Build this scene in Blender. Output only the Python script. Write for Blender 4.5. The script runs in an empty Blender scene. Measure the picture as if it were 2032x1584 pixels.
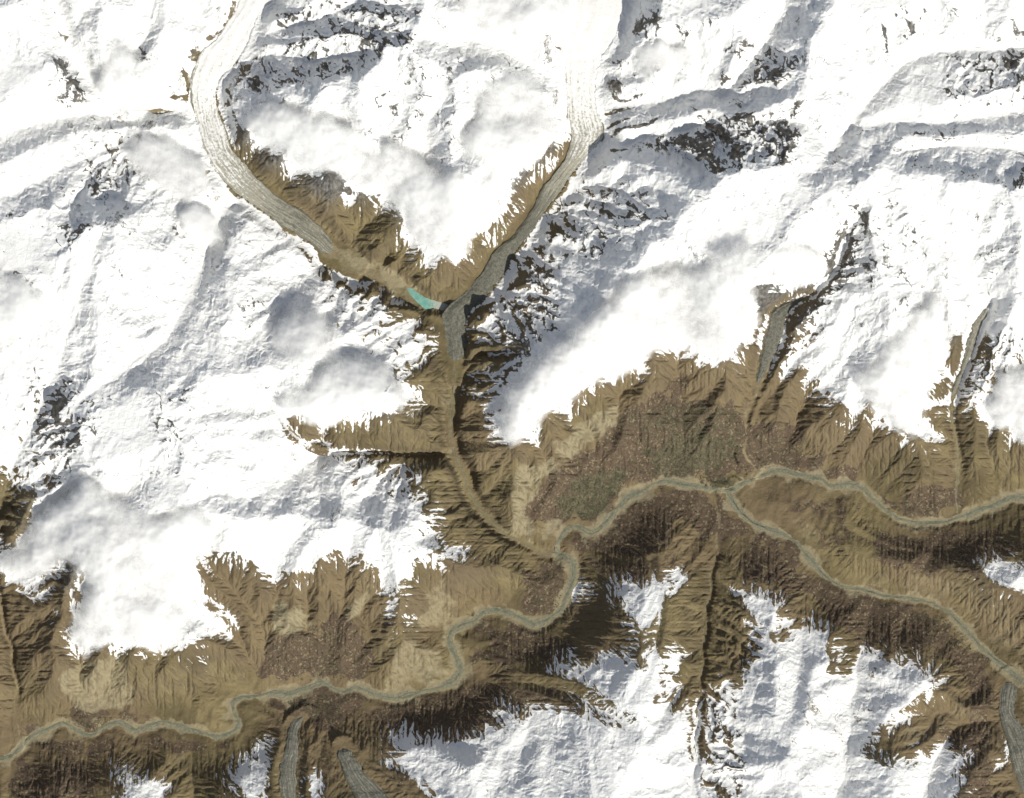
import bpy, math
import numpy as np
sc = bpy.context.scene
# ---------------------------------------------------------------- camera: a long lens far above the mountains
ALT = 705000.0
cam_d = bpy.data.cameras.new("camera"); cam = bpy.data.objects.new("camera", cam_d)
sc.collection.objects.link(cam); sc.camera = cam
cam.location = (0, 0, ALT); cam.rotation_euler = (0, 0, 0)
cam_d.sensor_width = 36.0; cam_d.lens = 36.0 * (ALT - 3000.0) / (2032 * 15.0)
cam_d.clip_start = 1000.0; cam_d.clip_end = 3.0e6
# ---------------------------------------------------------------- daylight
SUN_EL, SUN_AZ = math.radians(41), math.radians(146)          # azimuth clockwise from north
world = bpy.data.worlds.new("World"); sc.world = world; world.use_nodes = True
nt = world.node_tree; bg = nt.nodes["Background"]
sky = nt.nodes.new("ShaderNodeTexSky"); sky.sky_type = 'NISHITA'; sky.sun_disc = False
sky.sun_elevation = SUN_EL; sky.sun_rotation = SUN_AZ; sky.altitude = 3000; sky.ozone_density = 0.0; sky.air_density = 1.0; sky.dust_density = 3.0
hs = nt.nodes.new("ShaderNodeHueSaturation"); hs.inputs['Saturation'].default_value = .55     # sky desaturated so that shaded snow turns neutral
nt.links.new(sky.outputs[0], hs.inputs['Color']); nt.links.new(hs.outputs[0], bg.inputs[0]); bg.inputs[1].default_value = 0.105
sd = bpy.data.lights.new("sun", 'SUN'); sd.energy = 4.3; sd.angle = math.radians(.53); sd.color = (1, .96, .87)
sun = bpy.data.objects.new("sun", sd); sc.collection.objects.link(sun)
sun.rotation_euler = (math.pi / 2 - SUN_EL, 0, math.pi - SUN_AZ)
sun.location = (0, 0, 20000)
sc.view_settings.view_transform = 'Standard'; sc.view_settings.look = 'None'
sc.view_settings.exposure = 0.10; sc.view_settings.gamma = 1.0
sc.cycles.max_bounces = 6; sc.cycles.diffuse_bounces = 3; sc.cycles.transparent_max_bounces = 12
sc.cycles.use_denoising = True

# ---------------------------------------------------------------- numeric helpers
X0, X1, Y0, Y1 = -200.0, 2232.0, -160.0, 1744.0   # surveyed area in grid steps

def pts(s):
    v = np.array([float(t) for t in s.split()])
    return v.reshape(-1, 2)

def densify(p, step=2.0, z0=None, z1=None):
    d = np.hypot(*(np.diff(p, axis=0).T)); c = np.r_[0, np.cumsum(d)]
    n = max(2, int(c[-1] / step) + 1)
    t = np.linspace(0, c[-1], n)
    out = np.c_[np.interp(t, c, p[:, 0]), np.interp(t, c, p[:, 1])]
    if z0 is None: return out
    return out, z0 + (z1 - z0) * t / c[-1]

def smooth_line(p, step=3.0, it=6):
    q = densify(p, step)
    for _ in range(it):
        q[1:-1] = .25 * q[:-2] + .5 * q[1:-1] + .25 * q[2:]
    return q

def blur(a, s):
    r = int(3 * s) + 1
    k = np.exp(-.5 * (np.arange(-r, r + 1) / s) ** 2); k /= k.sum()
    b = np.pad(a, ((r, r), (0, 0)), 'edge'); o = np.zeros_like(a)
    for i, w in enumerate(k): o += w * b[i:i + a.shape[0]]
    b = np.pad(o, ((0, 0), (r, r)), 'edge'); o = np.zeros_like(a)
    for i, w in enumerate(k): o += w * b[:, i:i + a.shape[1]]
    return o

def resize(a, shape):
    # bicubic-ish (smooth) resampling of a grid whose corners coincide
    h, w = a.shape; H, W = shape
    def axis(n, N):
        t = np.linspace(0, n - 1, N); i = np.clip(t.astype(int), 0, n - 2); f = t - i
        return i, f
    def cub(a, i, f, ax):
        n = a.shape[ax]
        g = lambda j: np.take(a, np.clip(j, 0, n - 1), axis=ax)
        sh = [1, 1]; sh[ax] = -1; f = f.reshape(sh)
        p0, p1, p2, p3 = g(i - 1), g(i), g(i + 1), g(i + 2)
        return p1 + .5 * f * (p2 - p0 + f * (2 * p0 - 5 * p1 + 4 * p2 - p3 + f * (3 * (p1 - p2) + p3 - p0)))
    i, f = axis(h, H); a = cub(a, i, f, 0)
    i, f = axis(w, W); return cub(a, i, f, 1)

def sample(a, x, y):
    # bilinear look-up of grid a at survey positions
    h, w = a.shape
    u = np.clip((x - X0) / (X1 - X0) * (w - 1), 0, w - 1.001); v = np.clip((y - Y0) / (Y1 - Y0) * (h - 1), 0, h - 1.001)
    i = u.astype(int); j = v.astype(int); f = u - i; g = v - j
    return (a[j, i] * (1 - f) + a[j, i + 1] * f) * (1 - g) + (a[j + 1, i] * (1 - f) + a[j + 1, i + 1] * f) * g

def hash2(ix, iy, s):
    ix = ix.astype(np.int64); iy = iy.astype(np.int64)
    n = (ix * 374761393 + iy * 668265263 + s * 974634777) & 0xffffffff
    n = ((n ^ (n >> 13)) * 1274126177) & 0xffffffff
    n = ((n ^ (n >> 16)) * 2246822519) & 0xffffffff
    return ((n ^ (n >> 15)) & 0xffffff) / float(0x1000000)

def vnoise(x, y, s=0):
    i = np.floor(x); j = np.floor(y); f = x - i; g = y - j
    f = f * f * f * (f * (f * 6 - 15) + 10); g = g * g * g * (g * (g * 6 - 15) + 10)
    a, b, c, d = hash2(i, j, s), hash2(i + 1, j, s), hash2(i, j + 1, s), hash2(i + 1, j + 1, s)
    return (a + (b - a) * f) * (1 - g) + (c + (d - c) * f) * g

def fbm(x, y, wl, octv=5, s=0, gain=.5, ridged=False):
    o = 0; amp = 1; tot = 0
    for k in range(octv):
        a = 0.6 * k + .3; ca, sa = math.cos(a), math.sin(a)
        n = vnoise((x * ca - y * sa) / wl + 17.3 * k, (x * sa + y * ca) / wl - 9.1 * k, s + 31 * k)
        if ridged: n = 1 - np.abs(2 * n - 1)
        o = o + amp * n; tot += amp; amp *= gain; wl /= 2.03
    return o / tot

def seg_dist(x, y, p, vals=None, closed=False):
    # distance to a polyline, and the value carried along it
    best = np.full(x.shape, 1e12); val = np.zeros(x.shape)
    n = len(p); m = n if closed else n - 1
    for k in range(m):
        a = p[k]; b = p[(k + 1) % n]; d = b - a; l2 = d @ d + 1e-9
        t = np.clip(((x - a[0]) * d[0] + (y - a[1]) * d[1]) / l2, 0, 1)
        q = (x - a[0] - t * d[0]) ** 2 + (y - a[1] - t * d[1]) ** 2
        w = q < best
        best[w] = q[w]
        if vals is not None: val[w] = (vals[k] + t * (vals[(k + 1) % n] - vals[k]))[w]
    return np.sqrt(best), val

def inside(x, y, p):
    c = np.zeros(x.shape, bool); n = len(p)
    for k in range(n):
        ax, ay = p[k]; bx, by = p[(k + 1) % n]
        if ay == by: continue
        w = (ay > y) != (by > y)
        c ^= w & (x < (bx - ax) * (y - ay) / (by - ay) + ax)
    return c

def edt_feature(shape, cy, cx, vals):
    # jump flooding: distance to (and value of) the nearest seed cell
    H, W = shape
    sy = np.full(shape, -9999.); sx = np.full(shape, -9999.); sv = np.zeros(shape)
    sy[cy, cx] = cy; sx[cy, cx] = cx; sv[cy, cx] = vals
    Yg, Xg = np.mgrid[0:H, 0:W].astype(float)
    best = (Yg - sy) ** 2 + (Xg - sx) ** 2
    step = 512
    while step >= 1:
        for dy in (-step, 0, step):
            for dx in (-step, 0, step):
                if dy == 0 and dx == 0: continue
                ys0, ys1 = max(0, dy), min(H, H + dy); xs0, xs1 = max(0, dx), min(W, W + dx)
                if ys1 <= ys0 or xs1 <= xs0: continue
                D = (slice(ys0, ys1), slice(xs0, xs1)); S = (slice(ys0 - dy, ys1 - dy), slice(xs0 - dx, xs1 - dx))
                q = (Yg[D] - sy[S]) ** 2 + (Xg[D] - sx[S]) ** 2
                w = q < best[D]
                for arr in (sy, sx, sv):
                    t = arr[D]; t[w] = arr[S][w]
                t = best[D]; t[w] = q[w]
        step //= 2
    return np.sqrt(best), sv

# ---------------------------------------------------------------- flowing water carves the relief
def carve(h, fixed, dx, iters, K, target, mexp=.45, relax=.15, rs=8.0, kdt=1.0, uplift=0.0):
    H, W = h.shape; N = H * W
    off = [(-1, -1), (-1, 0), (-1, 1), (0, -1), (0, 1), (1, -1), (1, 0), (1, 1)]
    dist = [math.hypot(a, b) * dx for a, b in off]
    idx = np.arange(N).reshape(H, W)
    fx = fixed.ravel()
    tl = blur(target, rs) if rs > 0 else target
    for it in range(iters):
        hp = np.pad(h, 1, constant_values=1e9)
        best = np.zeros((H, W)); rec = idx.copy(); rd = np.ones((H, W))
        for (a, b), d in zip(off, dist):
            s = (h - hp[1 + a:1 + a + H, 1 + b:1 + b + W]) / d
            w = s > best
            best[w] = s[w]; rec[w] = (idx + a * W + b)[w]; rd[w] = d
        rec = rec.ravel(); rd = rd.ravel(); rec[fx] = np.arange(N)[fx]
        # levels from the roots upward
        order = np.argsort(rec, kind='stable'); r_s = rec[order]
        cnt = np.bincount(rec, minlength=N); start = np.r_[0, np.cumsum(cnt)][:-1]
        roots = np.nonzero(rec == np.arange(N))[0]
        levels = [roots]; cur = roots
        first = True
        while cur.size:
            c = cnt[cur]; tot = c.sum()
            if tot == 0: break
            base = np.repeat(start[cur], c); o = np.arange(tot) - np.repeat(np.cumsum(c) - c, c)
            nxt = order[base + o]
            if first: nxt = nxt[rec[nxt] != nxt]; first = False
            if not nxt.size: break
            levels.append(nxt); cur = nxt
        A = np.ones(N)
        for lv in levels[:0:-1]:
            A += np.bincount(rec[lv], weights=A[lv], minlength=N) if lv.size > 20000 else 0
            if lv.size <= 20000: np.add.at(A, rec[lv], A[lv])
        A *= dx * dx
        f = (K * kdt * A ** mexp / rd)
        hf = h.ravel().copy()
        if uplift: hf[~fx] += uplift
        for lv in levels[1:]:
            r = rec[lv]; ff = f[lv]
            hf[lv] = (hf[lv] + ff * hf[r]) / (1 + ff)
        h = hf.reshape(H, W)
        if relax > 0:
            dl = tl - (blur(h, rs) if rs > 0 else h)
            h = np.where(fixed, h, h + relax * dl)
    return h, A.reshape(H, W)

def talus(h, fixed, dx, tan_max, iters):
    for _ in range(iters):
        for (a, b) in ((0, 1), (1, 0), (1, 1), (1, -1)):
            d = math.hypot(a, b) * dx
            if b >= 0:
                A = h[:h.shape[0] - a, :h.shape[1] - b]; B = h[a:, b:]; T = tan_max[a:, b:]
            else:
                A = h[:h.shape[0] - a, -b:]; B = h[a:, :b]; T = tan_max[a:, :b]
            df = A - B; ex = np.clip(np.abs(df) - T * d, 0, None) * .25 * np.sign(df)
            A -= ex; B += ex
    return h

# gullies: stripes that run down the slope, several sizes, each bent by the one before
def gullies(X, Y, gx, gy, wl, seed):
    # returns height (-1..1) and its gradient, stripes perpendicular to (gx,gy) direction change
    fx = X / wl; fy = Y / wl
    ix = np.floor(fx); iy = np.floor(fy); fx = fx - ix; fy = fy - iy
    va = 0; vx = 0; vy = 0; wt = 0
    for a in (-1, 0, 1, 2):
        for b in (-1, 0, 1, 2):
            ox = hash2(ix + a, iy + b, seed) * .5; oy = hash2(ix + a, iy + b, seed + 7) * .5
            px = fx - a - ox + .25; py = fy - b - oy + .25
            w = np.exp(-2 * (px * px + py * py))
            ph = (px * gx + py * gy) * 2 * math.pi
            s = -np.sin(ph) * w
            va = va + np.cos(ph) * w; vx = vx + s * gx; vy = vy + s * gy; wt = wt + w
    return va / wt, vx / wt, vy / wt
# ---------------------------------------------------------------- survey data
# All lines are surveyed on a 15 m grid (x east, y south, in grid steps); heights in metres.
P = 15.0                       # metres per survey step
CX, CY = 1016.0, 792.0         # survey point under the camera

# valley floors: (points 'x y ...', z at first point, z at last point, half width of the flat floor in steps)
VALLEYS = [
 ("hunza", "2260 1010 2100 985 2032 988 2004 988 1975 1003 1924 1020 1874 1037 1824 1040 1786 1032 1756 1012 1736 992 1709 967 1684 960 1649 967 1631 950 1586 942 1544 932 1524 940 1478 958 1448 975 1416 972 1366 964 1321 954 1296 962 1278 975 1246 986 1236 1000 1216 1020 1201 1040 1188 1054 1171 1057 1148 1047 1128 1050 1116 1062 1108 1075 1102 1090 1108 1103 1126 1107 1138 1120 1138 1142 1131 1167 1123 1190 1111 1215 1083 1233 1061 1240 1041 1230 1016 1218 983 1211 958 1215 943 1230 913 1243 895 1253 893 1273 900 1293 910 1315 915 1333 900 1353 870 1365 833 1375 783 1388 753 1383 723 1370 703 1363 683 1375 658 1365 638 1353 608 1368 570 1380 540 1375 508 1382 480 1385 460 1395 462 1418 477 1433 470 1450 437 1465 395 1455 362 1443 322 1434 287 1445 265 1453 240 1435 215 1440 180 1463 155 1453 125 1435 95 1448 55 1465 35 1488 22 1503 0 1509 -60 1530 -220 1560", 2380, 1840, 7),
 ("nagar", "2300 1480 2120 1420 2050 1365 2024 1348 1999 1328 1974 1308 1949 1286 1911 1243 1886 1216 1849 1196 1804 1188 1749 1182 1711 1170 1674 1165 1649 1152 1629 1135 1601 1102 1581 1075 1554 1060 1524 1051 1491 1037 1473 1022 1451 992 1446 976", 2620, 2170, 6),
 ("outwash", "655 500 683 508 720 530 760 552 812 583 850 603", 3060, 2890, 20),
 ("hassanabad", "903 728 900 760 896 800 893 855 898 897 913 927 925 955 930 977 950 1007 973 1035 1008 1065 1046 1080 1078 1100 1104 1098", 2780, 2060, 7),
 ("shishper", "1160 -200 1190 -60 1196 0 1190 60 1165 110 1152 170 1156 230 1170 285 1133 335 1098 375 1070 410 1040 450 1005 500 970 545 935 590 905 625 902 680 903 728", 4700, 2800, 24),
 ("muchuhar", "600 -200 530 -60 512 0 485 60 445 110 412 165 408 215 424 270 448 320 485 362 530 402 580 440 625 475 665 505 700 520 760 552 812 583 850 603 895 612", 4300, 2880, 24),
 ("west_trib", "540 800 575 850 608 882 640 895 700 897 760 896 850 902 898 897", 4100, 2480, 1.2),
 ("south_valley", "1360 1790 1368 1640 1382 1584 1372 1545 1384 1510 1376 1470 1386 1440 1380 1410 1394 1380 1386 1350 1398 1320 1391 1290 1402 1250 1400 1215 1412 1180 1410 1140 1424 1100 1420 1070 1430 1040 1421 1000 1416 975", 4200, 2140, 1.6),
 ("left_nala", "-20 1080 0 1200 10 1260 25 1290 22 1320 35 1365 27 1400 35 1450 37 1478 30 1492", 3000, 1900, 2),
 ("left_nala_s", "10 1790 15 1584 18 1540 22 1503", 2700, 1870, 2),
 ("gully_a", "345 1270 320 1300 300 1340 270 1405 262 1450", 3400, 1930, 1),
 ("valley_b", "700 1060 690 1105 683 1160 681 1200 668 1240 655 1300 640 1352", 4000, 1990, 1.5),
 ("valley_c", "390 1090 420 1130 470 1180 500 1215 522 1250 525 1310 508 1355 490 1383", 3900, 1960, 1.5),
 ("valley_d", "390 1790 385 1584 380 1530 382 1490 384 1455", 3000, 1925, 2),
 ("minapin_w", "575 1790 574 1584 572 1525 580 1470 585 1440 600 1418 622 1414 632 1370", 3500, 1990, 14),
 ("minapin_e", "860 1700 790 1600 745 1565 712 1525 688 1482 655 1474 650 1440 640 1400 636 1360", 3500, 1990, 9),
 ("tan_strip", "1262 1450 1200 1412 1140 1375 1060 1357 1000 1352 960 1340 918 1334", 4100, 2010, 1.5),
 ("ultar", "1680 470 1655 540 1610 590 1575 600 1552 625 1538 680 1522 730 1505 765 1492 800 1478 835 1482 870 1475 900 1500 930 1490 950", 4700, 2240, 4),
 ("gulmit", "1955 600 1930 680 1905 745 1890 790 1888 830 1895 860 1902 900 1900 940 1897 985 1900 1015", 3900, 2320, 4),
 ("stream_e", "1340 560 1342 700 1350 780 1358 860 1352 910 1345 958", 4400, 2140, 1.5),
 ("se_valley", "1640 1790 1664 1640 1655 1584 1676 1540 1672 1500 1690 1450 1684 1400 1702 1360 1698 1330 1712 1285 1724 1230 1738 1180", 4000, 2330, 2.5),
 ("se_valley2", "1570 1420 1588 1300 1594 1250 1610 1200 1640 1150", 3900, 2270, 1.5),
 ("se_valley3", "1800 1790 1830 1584 1850 1520 1872 1480 1900 1440 1950 1430 1990 1432", 4000, 2750, 2),
 ("hopar", "2120 1790 2050 1600 2025 1540 2018 1480 2010 1440 2000 1400 2003 1360 2010 1345", 3000, 2700, 20),
 ("hoper2", "1945 1160 1850 1100 1770 1090 1700 1060 1665 1040 1640 1010 1618 965", 3500, 2270, 1.5),
 ("snow_w1", "130 820 250 735 330 680 375 600 405 520 430 450 462 385", 5200, 3550, 12),
 ("snow_w2", "200 470 170 560 150 620 120 720 60 850 25 930 0 1000 -60 1120", 5500, 3200, 10),
 ("snow_w3", "-200 280 0 270 120 235 250 222 330 215 400 208", 5400, 3700, 16),
 ("snow_w4", "100 -150 110 0 140 100 190 170 250 215", 5600, 4400, 12),
 ("snow_w5", "330 -150 310 0 290 80 230 150 210 215", 5600, 4400, 6),
 ("snow_w6", "-60 420 40 380 140 330 230 290 320 300 400 300", 5200, 3800, 8),
 ("snow_ne1", "1430 190 1400 178 1330 198 1260 212 1195 215", 4900, 4200, 10),
 ("snow_ne2", "1420 240 1350 262 1290 270 1230 292 1180 290", 4900, 4150, 7),
 ("snow_ne3", "1600 -150 1550 30 1500 110 1440 190", 5700, 4900, 6),
 ("snow_ne4", "1290 -150 1250 0 1228 60 1205 110", 5200, 4350, 8),
 ("snow_ne5", "2260 110 2032 97 1930 100 1840 105 1790 130 1740 180 1690 245 1650 300", 4600, 5300, 9),
 ("snow_ne6", "2260 230 2032 220 1950 235 1860 245 1790 240 1720 250", 5000, 5300, 10),
 ("snow_ne7", "2260 290 2032 300 1900 290 1800 300", 5000, 5400, 5),
 ("snow_n1", "980 -150 960 20 930 80 1010 105 1080 150 1140 170", 5600, 4400, 5),
 ("snow_n2", "900 330 980 250 1050 240 1120 230", 5400, 4300, 4),
 ("snow_n3", "700 10 640 40 560 60 500 80", 5300, 4050, 5),
 ("snow_n4", "700 110 620 125 540 110 490 115", 5200, 4000, 5),
 ("heart_1", "820 330 760 400 735 440 705 470 690 505", 4400, 2920, 1),
 ("heart_2", "830 440 812 490 790 530 780 560", 3900, 2720, 1),
 ("heart_3", "620 330 580 350 555 385 548 400", 4300, 3160, 1),
 ("snow_c1", "500 700 560 620 600 560 640 530 668 508", 4600, 2900, 2),
 ("snow_c2", "740 800 700 740 720 690 780 650 850 620 880 605", 4600, 2720, 1),
 ("snow_c3", "480 860 520 900 560 960 600 930 640 897", 4700, 2950, 2),
 ("east_1", "1290 420 1230 380 1180 370 1120 372", 5200, 3350, 2),
 ("east_2", "1250 470 1170 440 1110 425 1075 415", 5100, 3250, 2),
 ("east_3", "1180 560 1130 500 1080 480 1020 500", 5000, 3100, 2),
 ("east_4", "1160 620 1100 580 1060 540 1010 515 985 540", 5000, 3000, 2),
 ("east_5", "1070 720 1040 640 1000 580 965 570", 4900, 2900, 2),
 ("east_6", "1060 770 1000 745 950 740 910 745", 4700, 2640, 1),
 ("east_7", "1040 860 980 880 930 880 900 880", 4000, 2500, 1),
 ("ne_bowl", "1480 290 1420 240 1390 235", 5600, 4900, 3),
 ("ne_bowl2", "1500 240 1560 240 1600 250 1640 290", 5600, 5350, 4),
 ("south_c1", "1190 1170 1175 1140 1160 1120 1140 1118", 3300, 2060, 1),
 ("south_c2", "1250 1260 1180 1245 1110 1240 1060 1245", 3800, 2030, 1),
 ("south_c3", "1290 1110 1300 1160 1310 1230 1290 1330 1240 1400", 3100, 4300, 1),
 ("s_snow", "920 1640 900 1540 840 1500 780 1505 740 1470 700 1400", 4300, 2050, 2),
 ("s_snow2", "1100 1640 1080 1540 1090 1470 1050 1400 1000 1370 960 1342", 4300, 2050, 1),
 ("s_snow3", "1200 1660 1180 1540 1170 1460 1150 1400", 4500, 3900, 4),
 ("s_w1", "240 1640 190 1560 130 1500 105 1470 93 1450", 3200, 1900, 1),
 ("s_w2", "480 1640 440 1560 410 1500 384 1470", 3600, 1930, 1),
 ("canyon_e1", "1835 1125 1850 1100 1868 1065 1875 1040", 2900, 2330, 1),
 ("canyon_e2", "1990 1100 1975 1060 1990 1020 1985 1000", 3100, 2350, 1),
 ("canyon_n1", "1700 790 1690 850 1650 900 1632 948", 3600, 2240, 1),
 ("canyon_n2", "1760 850 1735 885 1700 930 1693 958", 3500, 2280, 1),
 ("canyon_n3", "2040 850 2010 920 1990 960 1985 995", 3500, 2350, 1),
 ("canyon_n4", "1830 880 1850 940 1840 990 1830 1035", 3400, 2310, 1),
 ("karim_1", "1160 800 1200 850 1195 900 1180 960 1190 1050", 3500, 2070, 1),
 ("karim_2", "1040 860 1080 900 1090 960 1050 1020 1040 1078", 3500, 2120, 1),
 ("bulchi", "800 1130 840 1170 880 1210 893 1255", 3700, 1990, 1),
]
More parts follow.
